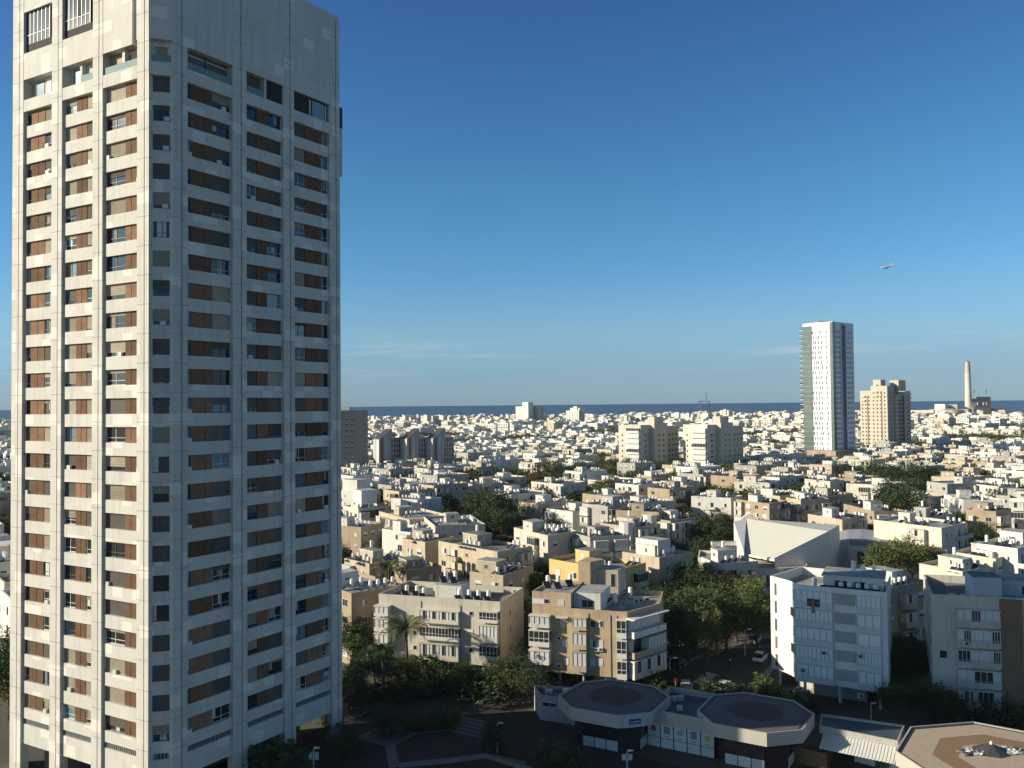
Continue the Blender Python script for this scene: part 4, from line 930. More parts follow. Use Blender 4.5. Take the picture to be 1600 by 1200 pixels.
o2 = [G(x, y, Z5) for x, y in ((1089, 1109), (1113, 1085), (1162, 1081), (1241, 1094), (1273, 1115), (1254, 1140), (1198, 1145.6), (1113, 1130))]
i2 = [G(x, y, Z5-.12) for x, y in ((1133, 1108), (1144, 1098), (1172, 1095.6), (1212, 1102), (1226, 1114), (1218, 1123), (1190, 1127.6), (1150, 1120))]
pav2, r2_, c2_ = pavilion('octagonal shop pavilion with dark roof, middle one of three in front of the tall white block', o2, i2, M_OROOF, M_OROOFB)
# sign on the first pavilion
fs = Fac(G(965, 1118, Z5), G(1018, 1113, Z5)); 
if fs.n.dot(-fs.a) < 0: fs = Fac(G(1018, 1113, Z5), G(965, 1118, Z5))
mb = MB(); ua, ub = sorted((fs.hit(974, 1125)[0], fs.hit(1009, 1125)[0])); fs.box(mb, ua, ub, .02, .12, 3.75, 5.15, M_BLUEGREY)
sg = part(pav1, 'shop_sign', mb)
M_NAVY = mat('navy_sign', (0.02, 0.045, 0.11), 0.5); mb = MB(); um = (ua+ub)/2; fs.box(mb, um-.75, um+.75, .121, .15, 4.1, 4.75, M_NAVY)
for i in range(8): fs.box(mb, um-.6+i*.15, um-.51+i*.15, .15, .165, 4.37, 4.37+(.11 if i % 3 else .16), M_SHUT)
for i in range(11): fs.box(mb, um-.6+i*.11, um-.54+i*.11, .15, .163, 4.23, 4.28, M_SHUT)
part(pav1, 'sign_board', mb, sg)
# third pavilion: regular octagon, sunlit tan roof
a0 = Vector((41.0, 91.5)); ang = math.radians(54.5); o3 = [a0]; 
for i in range(7): o3.append(o3[-1]+Vector((math.cos(ang), math.sin(ang)))*8.2); ang -= math.radians(45)
o3 = [tuple(p) for p in o3]; c3_ = (sum(p[0] for p in o3)/8, sum(p[1] for p in o3)/8)
sc = lambda k: [(c3_[0]+(x-c3_[0])*k, c3_[1]+(y-c3_[1])*k) for x, y in o3]
pav3, r3_, c3_ = pavilion('octagonal pavilion with sunlit tan and brown ringed roof, bottom right corner', o3, sc(.66), M_OTAN, M_OBR)
mb = MB(); mb.prism(ccw(sc(.42)), Z5-.117, Z5-.105, M_OTAN); part(pav3, 'roof_patch', mb)
dm = Vector(G(1549, 1172, Z5)); mb = MB(); k = 8
for i in range(k):
    t0, t1 = 2*math.pi*i/k, 2*math.pi*(i+1)/k
    mb.face([(dm.x+1.9*math.cos(t0), dm.y+1.9*math.sin(t0), Z5-.1), (dm.x+1.9*math.cos(t1), dm.y+1.9*math.sin(t1), Z5-.1), (dm.x, dm.y, Z5+.75)], M_FRAMED)
mb.cyl(dm.x, dm.y, Z5+.6, Z5+.95, .2, M_TANK, 8, .12); part(pav3, 'skylight', mb)
rr_ = random.Random(5)
for (px, py, w, h) in ((1518, 1176, 1.5, .8), (1580, 1173, 1.2, 1.0)):
    c = G(px, py, Z5); mb = MB()
    for i in range(46):
        a = rr_.uniform(0, 6.28); q = math.sqrt(rr_.random()); x = c[0]+q*w*math.cos(a); y = c[1]+q*h*math.sin(a); s = rr_.uniform(.12, .3)
        mb.face([(x-s, y-s*.6, Z5-.09+rr_.uniform(0, .12)), (x+s, y-s*.5, Z5-.07+rr_.uniform(0, .2)), (x+s*.7, y+s*.7, Z5+rr_.uniform(0, .25)), (x-s*.8, y+s*.6, Z5-.05+rr_.uniform(0, .2))], rr_.choice((M_METAL, M_FRAMED, M_TANK)))
    o = part(pav3, 'foil_patch', mb)
# annex left of the first pavilion
pl = [(2.7, 119.5), (3.5, 115.5), (8.2, 113.6), (9.8, 118.4)]
an = root_at('kiosk_annex', 'low grey annex with blue-grey flat roof, left of the first octagonal pavilion', 'annex', 3.5, 115.5)
mb = MB(); mb.prism(ccw(pl), 0, 2.9, M_GREY, M_BLUER); mb.ring(ccw(pl), .15, 2.89, 3.4, M_GREY); part(an, 'wall', mb); f = Fac(pl[1], pl[2]); uwin(an, f, .3, 2.2, 2.0, 2.5, 'open'); uwin(an, f, 2.6, 4.6, 2.0, 2.5, 'open')
mb = MB(); mb.box(4.2, 5.2, 117.2, 117.9, 2.9, 3.4, M_SHUT); part(an, 'air_conditioner', mb)
mb = MB(); mb.box(6.6, 7.4, 116.2, 117.0, 2.9, 3.8, M_SHUT); part(an, 'air_conditioner', mb)
# poster wing between pavilions
ga, gb = G(1012, 1164), G(1117, 1186); w = Vector((gb[0]-ga[0], gb[1]-ga[1])).normalized(); nn = Vector((w.y, -w.x))
gb = tuple(Vector(gb)); pl = [ga, gb, tuple(Vector(gb)-nn*8.5), tuple(Vector(ga)-nn*8.5)]
wg = root_at('poster_wing', 'low wing with white poster panels joining the two dark-roofed pavilions', 'shop wing', *ga)
mb = MB(); mb.prism(ccw(pl), 0, 3.7, M_PLUM); up = ccw([tuple(Vector(p)+nn*.9) for p in pl[:2]]+pl[2:]); mb.prism(up, 3.3, 4.1, M_FASC, M_BLUER); mb.ring(up, .18, 4.09, 4.9, M_FASC); part(wg, 'wall', mb)
fw = Fac(ga, gb); ICON = [mat('poster_red', (.35, .05, .09), .6), mat('poster_blue', (.05, .13, .25), .6), mat('poster_teal', (.12, .33, .40), .6), mat('poster_navy', (.04, .10, .2), .6), mat('poster_yellow', (.5, .38, .08), .6)]
for i in range(5):
    a, b = fw.L*(i+.04)/5, fw.L*(i+.96)/5; mb = MB(); fw.box(mb, a, b, .01, .07, 1.3, 3.25, M_SHUT); fw.box(mb, a, b, .01, .07, .1, 1.22, M_SHUT)
    o = part(wg, 'poster', mb); mb = MB(); m_ = (a+b)/2
    if i in (1, 3):
        fw.box(mb, m_-.38, m_+.38, .07, .085, 1.95, 2.7, ICON[i]); fw.box(mb, m_-.22, m_+.22, .085, .095, 2.1, 2.55, M_SHUT); fw.box(mb, m_-.14, m_+.14, .095, .105, 2.18, 2.47, ICON[i])
        for s in (-.28, -.09, .09, .28): fw.box(mb, m_+s-.03, m_+s+.03, .07, .08, 1.85, 2.8, ICON[i])
    elif i == 2: 
        fw.box(mb, m_-.42, m_+.25, .07, .085, 2.0, 2.45, ICON[i]); fw.box(mb, m_-.15, m_+.5, .085, .095, 2.2, 2.75, M_BLUEGREY); fw.box(mb, m_+.1, m_+.3, .095, .105, 2.3, 2.5, ICON[2])
    else:
        pts = [fw.p(m_+.42*math.cos(t)*(1 if j % 2 else .75), .085, 2.3+.42*math.sin(t)*(1 if j % 2 else .75)) for j, t in enumerate(np.linspace(0, 2*math.pi, 17)[:-1])]; mb.face(pts, ICON[i])
    fw.box(mb, m_-.25, m_+.25, .07, .08, 1.5, 1.58, M_FRAMED)
    part(wg, 'poster_print', mb, o)
for (px, py) in ((1062, 1110), (1054, 1095), (1064, 1094)):
    c = G(px, py, 4.1); mb = MB(); mb.box(c[0]-.35, c[0]+.35, c[1]-.3, c[1]+.3, 4.1, 4.7, M_SHUT); part(wg, 'air_conditioner', mb)
# covered passage to the third pavilion
qa, qb = Vector((36.4, 101.4)), Vector((43.6, 96.6)); pl = [tuple(qa), tuple(qb), (46.6, 101.3), (38, 105.2)]
cp = root_at('market_passage', 'shaded flat-roofed passage with white corrugated awning, between middle and right pavilions', 'passage', qa.x, qa.y)
mb = MB(); mb.prism(ccw(pl), 3.4, 4.0, M_GREY, M_BLUER); mb.ring(ccw(pl), .15, 3.99, 4.3, M_GREY); part(cp, 'roof', mb)
mb = MB(); f = Fac(tuple(qa), tuple(qb)); f.box(mb, .3, f.L-.2, -4.5, -4.3, 0, 3.4, M_SHUT); part(cp, 'rear_wall', mb)
mb = MB(); k = 22
for i in range(k):
    a, b = f.L*(.06+.94*i/k), f.L*(.06+.94*(i+1)/k); 
    for (u0, u1, dz) in ((a, (a+b)/2, .05), ((a+b)/2, b, 0)): mb.hexa([f.p(u0, 2.4, 2.5+dz), f.p(u1, 2.4, 2.5+dz), f.p(u1, .05, 3.5+dz), f.p(u0, .05, 3.5+dz)]+[f.p(u0, 2.4, 2.55+dz), f.p(u1, 2.4, 2.55+dz), f.p(u1, .05, 3.55+dz), f.p(u0, .05, 3.55+dz)], M_FRAME)
part(cp, 'awning', mb)
f2 = Fac(tuple(Vector(G(1335, 1190))), tuple(Vector(G(1392, 1204)))); mb = MB(); f2.box(mb, 0, f2.L+2, -.2, 0, 0, 2.5, M_WHITE); part(cp, 'side_wall', mb)
# wooden enclosure and bins
M_DECK = mat('wooden_boards', (0.20, 0.11, 0.055), 0.8, noise=0.3, nscale=4)
fa_ = Fac(G(1231, 1190), G(1292, 1203)); en = root_at('wooden_enclosure', 'brown wooden board enclosure beside the middle pavilion', 'enclosure', fa_.a.x, fa_.a.y)
mb = MB()
for i in range(24): fa_.box(mb, fa_.L*i/24+.01, fa_.L*(i+1)/24-.01, -.08, 0, 0, 1.9, M_DECK)
part(en, 'board_fence', mb); mb = MB(); fb_ = Fac(tuple(fa_.b), tuple(fa_.b-fa_.n*3.5)); 
for i in range(12): fb_.box(mb, fb_.L*i/12+.01, fb_.L*(i+1)/12-.01, -.08, 0, 0, 1.9, M_DECK)
part(en, 'board_fence', mb)
M_BIN = mat('green_plastic', (0.045, 0.15, 0.06), 0.5)
def bin_(px, py, label, w=.6, h=1.05):
    x, y = G(px, py); t = root_at('wheeled_bin', label, 'bin', x, y); mb = MB()
    mb.hexa([(x-w*.4, y-w*.4, .1), (x+w*.4, y-w*.4, .1), (x+w*.4, y+w*.4, .1), (x-w*.4, y+w*.4, .1), (x-w*.5, y-w*.5, h), (x+w*.5, y-w*.5, h), (x+w*.5, y+w*.5, h), (x-w*.5, y+w*.5, h)], M_BIN); part(t, 'body', mb)
    mb = MB(); mb.box(x-w*.55, x+w*.55, y-w*.6, y+w*.55, h, h+.08, M_BIN); part(t, 'lid', mb)
    for s in (-1, 1): mb = MB(); mb.tube((x+s*w*.4-.04, y+w*.35, .12), (x+s*w*.4+.04, y+w*.35, .12), .12, M_FRAMED, seg=8); part(t, 'wheel', mb)
bin_(1372, 1199, 'green wheeled bin by the white wall, left of the pair'); bin_(1383, 1203, 'green wheeled bin nearest the tan-roofed pavilion', .65, 1.1)
FOOT += [(13, 108, 12), (30, 102, 12), (52, 92, 14), (25, 104, 8)]
def sheet(name, pts, z, m_, kind='structure'):
    mb = MB(); P_ = ccw(pts); mb.face([(x, y, z) for x, y in P_], m_); o = mb.build(name); tag(o, kind=kind); return o
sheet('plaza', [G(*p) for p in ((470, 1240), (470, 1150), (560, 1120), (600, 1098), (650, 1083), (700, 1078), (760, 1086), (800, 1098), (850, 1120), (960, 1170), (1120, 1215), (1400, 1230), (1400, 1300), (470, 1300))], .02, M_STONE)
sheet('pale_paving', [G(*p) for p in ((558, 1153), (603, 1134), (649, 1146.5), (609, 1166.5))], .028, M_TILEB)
def strip(name, pix, w, z, m_, h=.12, label=None, cat='kerb'):
    mb = MB(); P_ = [Vector(G(*p)) for p in pix]
    for a, b in zip(P_[:-1], P_[1:]): f = Fac(a, b); f.box(mb, -w*.2, f.L+w*.2, -w/2, w/2, 0, h, m_)
    o = mb.build(name); tag(o, kind='structure'); return o
strip('paving_border', ((558, 1153), (603, 1134), (649, 1146.5), (609, 1166.5), (558, 1153)), .5, 0, M_PAVE, .05)
strip('plaza_kerb', ((649, 1146.5), (706, 1141), (752, 1153), (768, 1178)), .35, 0, M_PAVE, .1)
strip('plaza_path', ((610, 1167), (616, 1198)), 1.3, 0, M_PAVE, .04)
strip('low_wall', ((625, 1199), (700, 1192), (760, 1184), (830, 1206)), .4, 0, M_PAVE, .5)
strip('plaza_edge', ((560, 1120), (600, 1098), (650, 1082), (700, 1076.5), (760, 1084), (800, 1096)), .35, 0, M_PAVE, .16)
sheet('sloping_path', [G(*p) for p in ((768, 1178), (822, 1190), (815, 1202), (765, 1186))], .03, M_TILEB)
sheet('lawn_bed', [G(*p) for p in ((640, 1203), (760, 1190), (820, 1208), (820, 1300), (640, 1300))], .03, M_GRASS)
for i in range(5):
    a, b = G(722-3.5*i, 1128+3.8*i), G(762-1.5*i, 1135.5+4.6*i); f = Fac(a, b) ; mb = MB(); f.box(mb, 0, f.L, -.15, .15, 0, .62-.12*i, M_PAVE)
    f.box(mb, 0, f.L, -.149, 1.1, 0, .6-.12*i-.02, M_STONE) if False else None
    tag(mb.build('plaza_step'), kind='structure')
# ------------------------------------------------------------------ landmark towers and the power station
GA = math.radians(-50); E1 = Vector((math.cos(GA), math.sin(GA))); E2 = Vector((-E1.y, E1.x))
POLYS = []
def gpoly(c, a, b, e1=E1, e2=E2):     # near corner c, length a along -e1 (towards the lit left), b along e2
    c = Vector(c); return [tuple(c-e1*a), tuple(c), tuple(c+e2*b), tuple(c+e2*b-e1*a)]
def winrows(mb, f, u0, u1, z0, z1, n, pitch, w, h, mt, d=.06, zoff=1.0, jit=None):
    k = int((z1-z0)/pitch)
    for i in range(k):
        for j in range(n):
            u = u0+(u1-u0)*(j+.5)/n+(jit.uniform(-.5, .5) if jit else 0); f.box(mb, u-w/2, u+w/2, -.05, d, z0+pitch*i+zoff, z0+pitch*i+zoff+h, mt)
rt = random.Random(11)

# white and glass tower
nc = (207, 540); pl = gpoly(nc, 21, 27); POLYS.append(pl); t = root_at('glass_tower', 'tallest slim white tower with green glass edge and side balconies, before the sea', 'tower', *nc)
mb = MB(); M_GTW = mat('cool_white_cladding', (0.74, 0.76, 0.78), .6, noise=.04, nscale=.1); mb.prism(ccw(pl), 0, 93.5, M_GTW, M_ROOF); mb.ring(ccw(pl), .3, 93.49, 95, M_GTW); part(t, 'wall', mb)
fl = Fac(pl[0], pl[1]); fr = Fac(pl[1], pl[2]); M_GG = mat('green_curtain_glass', (0.13, 0.17, 0.165), .12, spec=.6, noise=.3, nscale=.12)
mb = MB(); fl.box(mb, -.2, 6.4, 0, .3, 4, 93, M_GG); 
for i in range(27): fl.box(mb, -.2, 6.4, .3, .34, 4+3.3*i, 4.16+3.3*i, M_GREY)
part(t, 'glass_bay', mb); mb = MB(); fl.box(mb, 19.2, 21.05, 0, .25, 4, 94.6, M_GG); fr.box(mb, -.25, 3.2, 0, .25, 4, 94.6, M_GG)
for i in range(27): fr.box(mb, -.25, 3.2, .25, .3, 4+3.3*i, 4.4+3.3*i, M_GREY)
part(t, 'corner_glazing', mb)
mb = MB(); winrows(mb, fl, 6.6, 10, 4, 92, 2, 3.3, .62, 2.1, M_WIN, jit=rt); winrows(mb, fl, 10.5, 14, 4, 92, 2, 3.3, .62, 2.1, M_WIN, jit=rt); winrows(mb, fl, 15, 18.5, 4, 92, 1, 3.3, .6, 1.9, M_WIN, jit=rt); o = part(t, 'window_rows', mb); o['kind'] = 'stuff'
mb = MB(); winrows(mb, fr, 3.8, 9.5, 4, 92, 3, 3.3, .7, 1.9, M_WIN); winrows(mb, fr, 17.5, 25.5, 4, 92, 4, 3.3, .7, 1.9, M_WIN); o = part(t, 'window_rows', mb); o['kind'] = 'stuff'
mb = MB(); fr.box(mb, 10.2, 16.2, 0, .2, 4, 93.4, M_NAVY); fr.box(mb, 9.8, 10.2, 0, .9, 3, 94, M_WHITE); part(t, 'dark_strip', mb)
fb_ = Fac(pl[3], pl[0])
for i in range(27):
    mb = MB(); z = 5+3.3*i; fb_.box(mb, fb_.L-9, fb_.L-1, 0, 3.2, z, z+.35, M_WHITE); fb_.box(mb, fb_.L-9, fb_.L-1, 3.1, 3.2, z+.35, z+1.2, M_GG); part(t, 'balcony', mb)
for i in range(27):
    mb = MB(); z = 5+3.3*i; fr.box(mb, 27, 28.0, -8, -1, z, z+.35, M_WHITE); part(t, 'balcony', mb)
mb = MB(); c = Vector(nc)-E1*12+E2*10; mb.box(c.x-5, c.x+3, c.y-5, c.y+5, 93.5, 96.2, M_METAL); part(t, 'plant_room', mb)
mb = MB(); w = gpoly((204, 527), 26, 34); mb.prism(ccw(w), 0, 8.5, M_GREY, M_ROOFD); mb.prism(ccw(inset(ccw(w), 3)), 8.5, 11.8, M_TAN, M_ROOFD); POLYS.append(w); pt = root_at('podium_building', 'grey concrete podium at the foot of the slim white tower', 'podium', 204, 527); part(pt, 'wall', mb)
f = Fac(w[0], w[1]); mb = MB(); f.box(mb, 5, 15, -.1, .1, 3.5, 6.5, M_WIN); part(pt, 'opening', mb)
# stepped beige tower
t = root_at('stepped_tower', 'beige stepped-top apartment tower between slim white tower and the chimney', 'tower', 285, 640)
def tow(c, a, b, h, nm='wall', m_=M_SAND):
    pl = gpoly(c, a, b); POLYS.append(pl); mb = MB(); mb.prism(ccw(pl), 0, h, m_, M_ROOF); mb.ring(ccw(pl), .3, h-.01, h+1, m_); part(t, nm, mb)
    f1, f2 = Fac(pl[0], pl[1]), Fac(pl[1], pl[2]); mb = MB(); f1.box(mb, f1.L*.62, f1.L*.62+.9, -.05, .1, 2, h-3, M_BROWNP); f2.box(mb, f2.L*.45, f2.L*.45+1.1, -.05, .1, 2, h-3, M_BROWNP); f1.box(mb, f1.L*.1, f1.L*.45, 0, .9, h-4.2, h-3, M_CREAM); f1.box(mb, f1.L*.1, f1.L*.45, 0, .9, h-7.4, h-6.2, M_CREAM); part(t, 'facade_trim', mb); mb = MB(); winrows(mb, f1, .6, f1.L-.6, 3, h-2, max(1, int(f1.L/3)), 3.0, 1.0, 1.2, M_WIN); winrows(mb, f2, .6, f2.L-.6, 3, h-2, max(1, int(f2.L/3.2)), 3.0, 1.0, 1.2, M_WIN); o = part(t, 'window_rows', mb); o['kind'] = 'stuff'
xt = lambda px, Y: (px-800)/F*Y
M_BT = mat('beige_tower_stone', (0.52, 0.47, 0.38), .85, noise=.1, nscale=.2)
tow((xt(1361, 652), 652), 9, 7, 50.5, m_=M_BT); tow((xt(1386, 640), 640), 13, 10, 54, m_=M_BT); tow((xt(1376, 652), 652), 6, 8, 59, m_=M_BT); tow((xt(1399, 646), 646), 6, 13, 47, m_=M_BT); tow((xt(1404, 655), 655), 7, 12, 58.5, m_=M_BT); tow((xt(1414, 650), 650), 5, 9, 50, m_=M_BT)
for i in range(16): mb = MB(); c = (xt(1414, 650), 650); w = gpoly((c[0]+1.2, c[1]+.5), 3, 9.5); mb.prism(ccw(w), 3+3*i, 3.9+3*i, M_CREAM); part(t, 'balcony', mb)
for (x, y) in ((1365, 652), (1388, 640)):
    for i in (0, 1, 2): mb = MB(); c = Vector((xt(x-14, y), y+4)); mb.box(c.x-.5, c.x+1.6, c.y-9, c.y-5, 42-i*3, 42.9-i*3, M_CREAM) if i < 0 else None
# dark slab beside the big tower
t = root_at('slab_block', 'tall shaded grey-brown slab block peeping out just right of the big tower', 'building', xt(556, 450), 450)
pl = [(xt(556, 450)-16, 447.5), (xt(556, 450), 450), (xt(572.5, 459), 463), (xt(556, 450)-18, 462)]; POLYS.append(pl); M_SLAB = mat('slab_brown', (0.30, 0.255, 0.20), .9, noise=.15, nscale=.3)
mb = MB(); mb.prism(ccw(pl), 0, 40, M_SLAB, M_ROOF); mb.ring(ccw(pl), .3, 39.9, 41, M_SLAB); part(t, 'wall', mb); f1, f2 = Fac(pl[0], pl[1]), Fac(pl[1], pl[2])
mb = MB(); winrows(mb, f1, 4, 15.5, 2, 39, 4, 3.0, 1.5, 1.2, M_WIN); winrows(mb, f1, 4, 15.5, 2, 39, 4, 3.0, 1.3, .5, M_SHUT, d=.08, zoff=1.6); o = part(t, 'window_rows', mb); o['kind'] = 'stuff'
mb = MB(); mb.box(pl[1][0]-9, pl[1][0]-4, 452, 457, 40, 43, M_WHITE); part(t, 'roof_room', mb); mb = MB(); winrows(mb, f2, 6, f2.L-2, 2, 39, 1, 3.0, .8, .8, M_WIN); o = part(t, 'window_column', mb)
# three blocks with slanted roofs
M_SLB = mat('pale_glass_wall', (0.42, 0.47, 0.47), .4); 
for i, (px, word) in enumerate(((592, 'leftmost of three slant-roofed grey blocks right of the dark slab'), (635.5, 'middle one of three slant-roofed grey blocks right of the dark slab'), (676, 'rightmost of three slant-roofed grey blocks right of the dark slab'))):
    Y = 500+i*3; c = Vector((xt(px, Y), Y)); a = 7.0; b = 15.5; pl = gpoly(c, a, b); POLYS.append(pl); t = root_at('slant_roofed_block', word, 'building', c.x, c.y)
    mb = MB(); zl, zh = 23.5, 29.5; P_ = pl; bb = 9.0
    q = gpoly(c, a, bb); z0 = 0
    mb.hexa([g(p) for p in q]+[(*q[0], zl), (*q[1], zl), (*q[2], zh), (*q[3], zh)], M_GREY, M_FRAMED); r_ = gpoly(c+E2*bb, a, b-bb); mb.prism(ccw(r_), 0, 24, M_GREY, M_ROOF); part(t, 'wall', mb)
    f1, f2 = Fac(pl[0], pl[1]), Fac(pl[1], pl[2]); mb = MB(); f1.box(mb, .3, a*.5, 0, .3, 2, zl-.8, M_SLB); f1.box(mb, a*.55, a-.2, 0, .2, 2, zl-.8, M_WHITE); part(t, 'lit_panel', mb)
    mb = MB(); f2.box(mb, 1.2, 2.6, 0, .25, 0, 24, M_BROWNP); f2.box(mb, 3.4, 5.6, 0, .3, 0, 24.5, M_BLUEGREY); f2.box(mb, 6.2, 7.2, 0, .3, 0, 23, M_BLUEGREY); winrows(mb, f2, 8, 15, 2, 23, 4, 3.0, .8, 2.2, M_WIN); part(t, 'facade_strips', mb)
# twin beige blocks
for i, (px, word) in enumerate(((1000, 'left of two beige nine-storey blocks with white balconied left ends, mid-city'), (1104, 'right of two beige nine-storey blocks with white balconied left ends, mid-city'))):
    Y = 478-i*8; c = Vector((xt(px, Y), Y)); t = root_at('apartment_block', word, 'building', c.x, c.y); H = 30
    def bx(cc, a, b, h, m_, nm='wall'):
        q = gpoly(cc, a, b); POLYS.append(q); mb = MB(); mb.prism(ccw(q), 0, h, m_, M_ROOF); mb.ring(ccw(q), .3, h-.01, h+.9, m_); part(t, nm, mb); return Fac(q[0], q[1]), Fac(q[1], q[2])
    M_TB = mat('twin_beige', (0.54, 0.48, 0.39), .88, noise=.12, nscale=.3)
    f1, f2 = bx(c, 17, 8, H, M_CREAM); fa, fb_ = bx(c+E2*8.2+E1*3.2, 8.5, 11.5, H+1, M_TB); fc, fd = bx(c+E2*19.9+E1*1.5, 9, 12, H-1, M_TB); bx(c+E2*12, 5, 8, H+4.5, M_TB, 'stair_tower')
    for k in range(9):
        z = 2+3.05*k; mb = MB(); f1.box(mb, 6.5, 16.5, 0, 1.4, z, z+1.1, M_WHITE); f1.box(mb, 6.6, 16.4, 0, .9, z+1.1, z+2.6, M_SHUT if (k*3+i) % 4 else M_WIN); 
        for j in range(6): f1.box(mb, 6.6+j*1.9, 6.75+j*1.9, .9, 1.0, z+1.1, z+2.6, M_METAL)
        part(t, 'balcony', mb)
    mb = MB(); winrows(mb, f1, .8, 5, 2, H-1, 1, 3.05, .9, 1.0, M_WIN); winrows(mb, fb_, 2, 10, 2, H-1, 2, 3.05, 1.0, 1.2, M_WIN); winrows(mb, fd, 2, 11, 2, H-3, 3, 3.05, 1.0, 1.2, M_WIN); winrows(mb, f2, 1, 7, 2, H-1, 1, 3.05, 1.6, 1.2, M_WIN); o = part(t, 'window_rows', mb); o['kind'] = 'stuff'
# seaside blocks
t = root_at('hotel_block', 'white slab standing highest against the sea, with a taller stair shaft', 'building', xt(824, 1500), 1500)
def sb(x0, x1, Y, top, m_, nm='wall', dp=12, rows=0, cols=0, turn=True):
    a, b = xt(x0, Y), xt(x1, Y); h = CAMZ-(top-(634-.0098*((x0+x1)/2-800)))*Y/F; mb = MB(); W_ = (b-a)
    if turn: pl = gpoly((b, Y), W_/.62, dp); f_ = Fac(pl[0], pl[1])
    else: pl = [(a, Y), (b, Y), (b, Y+dp), (a, Y+dp)]; f_ = Fac(pl[0], pl[1])
    mb.prism(ccw(pl), 0, h, m_, M_ROOF)
    for r_i in range(rows):
        for c_i in range(cols): u = f_.L*(c_i+.5)/cols; z = h-2-3.2*r_i; f_.box(mb, u-.9, u+.9, -.05, .06, z-1.3, z, M_WIN)
    part(t, nm, mb); return h
sb(806, 824, 1502, 636, M_WHITE); sb(816, 825, 1500, 629.5, M_WHITE, 'stair_shaft'); sb(825, 842, 1504, 636.5, M_CREAM, rows=7, cols=5); sb(842.3, 849, 1506, 636, M_GREY, 'shade_grey_side', turn=False)  # grey colour of the last box stands in for shade on the right side
t = root_at('hotel_block', 'smaller white block against the sea with a round roof structure', 'building', xt(898, 1400), 1400)
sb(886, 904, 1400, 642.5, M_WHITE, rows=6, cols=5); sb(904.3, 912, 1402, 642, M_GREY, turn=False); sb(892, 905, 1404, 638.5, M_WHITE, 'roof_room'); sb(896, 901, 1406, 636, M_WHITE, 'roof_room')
# taller blocks near the shore
HZ = []
for (x0, x1, Y, top, k_) in ((577, 589, 1500, 652, 'w'), (622, 641, 1450, 653, 'c'), (643, 654, 1460, 657, 's'), (655, 676, 1380, 651, 'c'), (681, 701, 1500, 652, 'w'), (722, 736, 1400, 658, 's'), (748, 764, 1450, 656, 'c'), (766, 800, 1500, 657, 'w'), (851, 868, 1500, 655, 'c'), (930, 952, 1450, 655, 'c'), (972, 984, 1400, 652, 'g'), (992, 1008, 1500, 651, 'w'), (1030, 1046, 1450, 653, 's'), (1052, 1066, 1500, 647, 'w'), (1068, 1082, 1480, 648, 'w'), (1090, 1118, 1500, 648, 'c'), (1128, 1138, 1500, 642, 'w'), (1160, 1178, 1600, 649, 'w'), (1184, 1204, 1700, 649, 's'), (1215, 1246, 1750, 648, 's'), (1346, 1352, 1700, 655, 'w'), (1560, 1590, 1500, 655, 'w'), (1536, 1552, 1450, 660, 'w'), (1430, 1450, 1500, 662, 's')):
    t = root_at('apartment_block', None, 'building', xt(x0, Y), Y); sb(x0, x1, Y, top, CK[k_], rows=4, cols=max(2, int((x1-x0)/5))); sb((x0*.7+x1*.3), (x0*.45+x1*.55), Y+3, top-1.8, M_WHITE, 'stair_tower'); HZ.append((t, (x0+x1)/2, top, CWORD[k_]+' mid-rise block near the sea'))
# chimney and power station
Yp = 2260
t = root_at('power_station_chimney', 'tall tapering pale chimney with pinkish top standing before the sea', 'chimney', xt(1513, Yp), Yp); x = xt(1512.6, Yp)
M_CH = mat('chimney_concrete', (0.62, 0.55, 0.42), .8); M_CHP = mat('chimney_pink', (0.50, 0.37, 0.31), .8)
mb = MB(); mb.cyl(x, Yp, 0, 118, 9.2, M_CH, 20, 7.0); part(t, 'shaft', mb, ); mb = MB(); mb.cyl(x, Yp, 118, 148, 6.8, M_CHP, 20, 5.6); mb.cyl(x, Yp, 148, 150, 4, M_FRAMED, 12); part(t, 'chimney_top', mb); mb = MB(); mb.cyl(x, Yp, 105, 106.5, 8.2, M_GREY, 20); part(t, 'platform_ring', mb); mb = MB(); mb.box(x+1, x+14, Yp-9, Yp, 0, 38, M_SAND); mb.box(x-2, x+17, Yp-14, Yp-9, 8, 20, M_TAN); part(t, 'base_duct', mb)
t = root_at('power_station', 'brown-grey power station hall right of the chimney', 'power station', xt(1545, Yp), Yp)
M_PS = mat('power_station_clad', (0.24, 0.20, 0.17), .8, noise=.3, nscale=.05)
sb(1521, 1548, Yp, 623.5, M_PS, 'boiler_house', 30, turn=False); sb(1527, 1547, Yp+5, 621, M_PS, 'boiler_house', 20, turn=False); sb(1520, 1547, Yp-20, 637, M_PS, 'turbine_hall', 18, turn=False); sb(1548.3, 1569, Yp-10, 638.5, M_PS, 'turbine_hall', 25, turn=False)
for px in (1524.5, 1543.5): mb = MB(); x = xt(px, Yp); mb.tube((x, Yp+10, 62), (x+2, Yp+10, 74), 1.2, M_TANK); part(t, 'roof_vent', mb)
for px in (1527, 1536, 1541): mb = MB(); x = xt(px, Yp-22); mb.box(x-1, x+1.5, Yp-22, Yp-20.5, 30, 38, M_TANK); part(t, 'pipe_stack', mb)
t = root_at('industrial_hall', 'long pale industrial halls left of the chimney', 'industrial hall', xt(1460, 2200), 2200)
sb(1429, 1458, 2205, 642, M_CREAM, 'hall', 30); sb(1458.3, 1477, 2200, 643, M_BLUEGREY, 'hall', 30); sb(1466, 1476, 2240, 632.5, M_WHITE, 'hall', 20); sb(1476, 1495, 2242, 633, M_GREY, 'hall', 20); sb(1475, 1512, 2215, 640.5, M_GREY, 'hall', 20); sb(1450, 1475, 2180, 650, M_SAND, 'hall', 20)
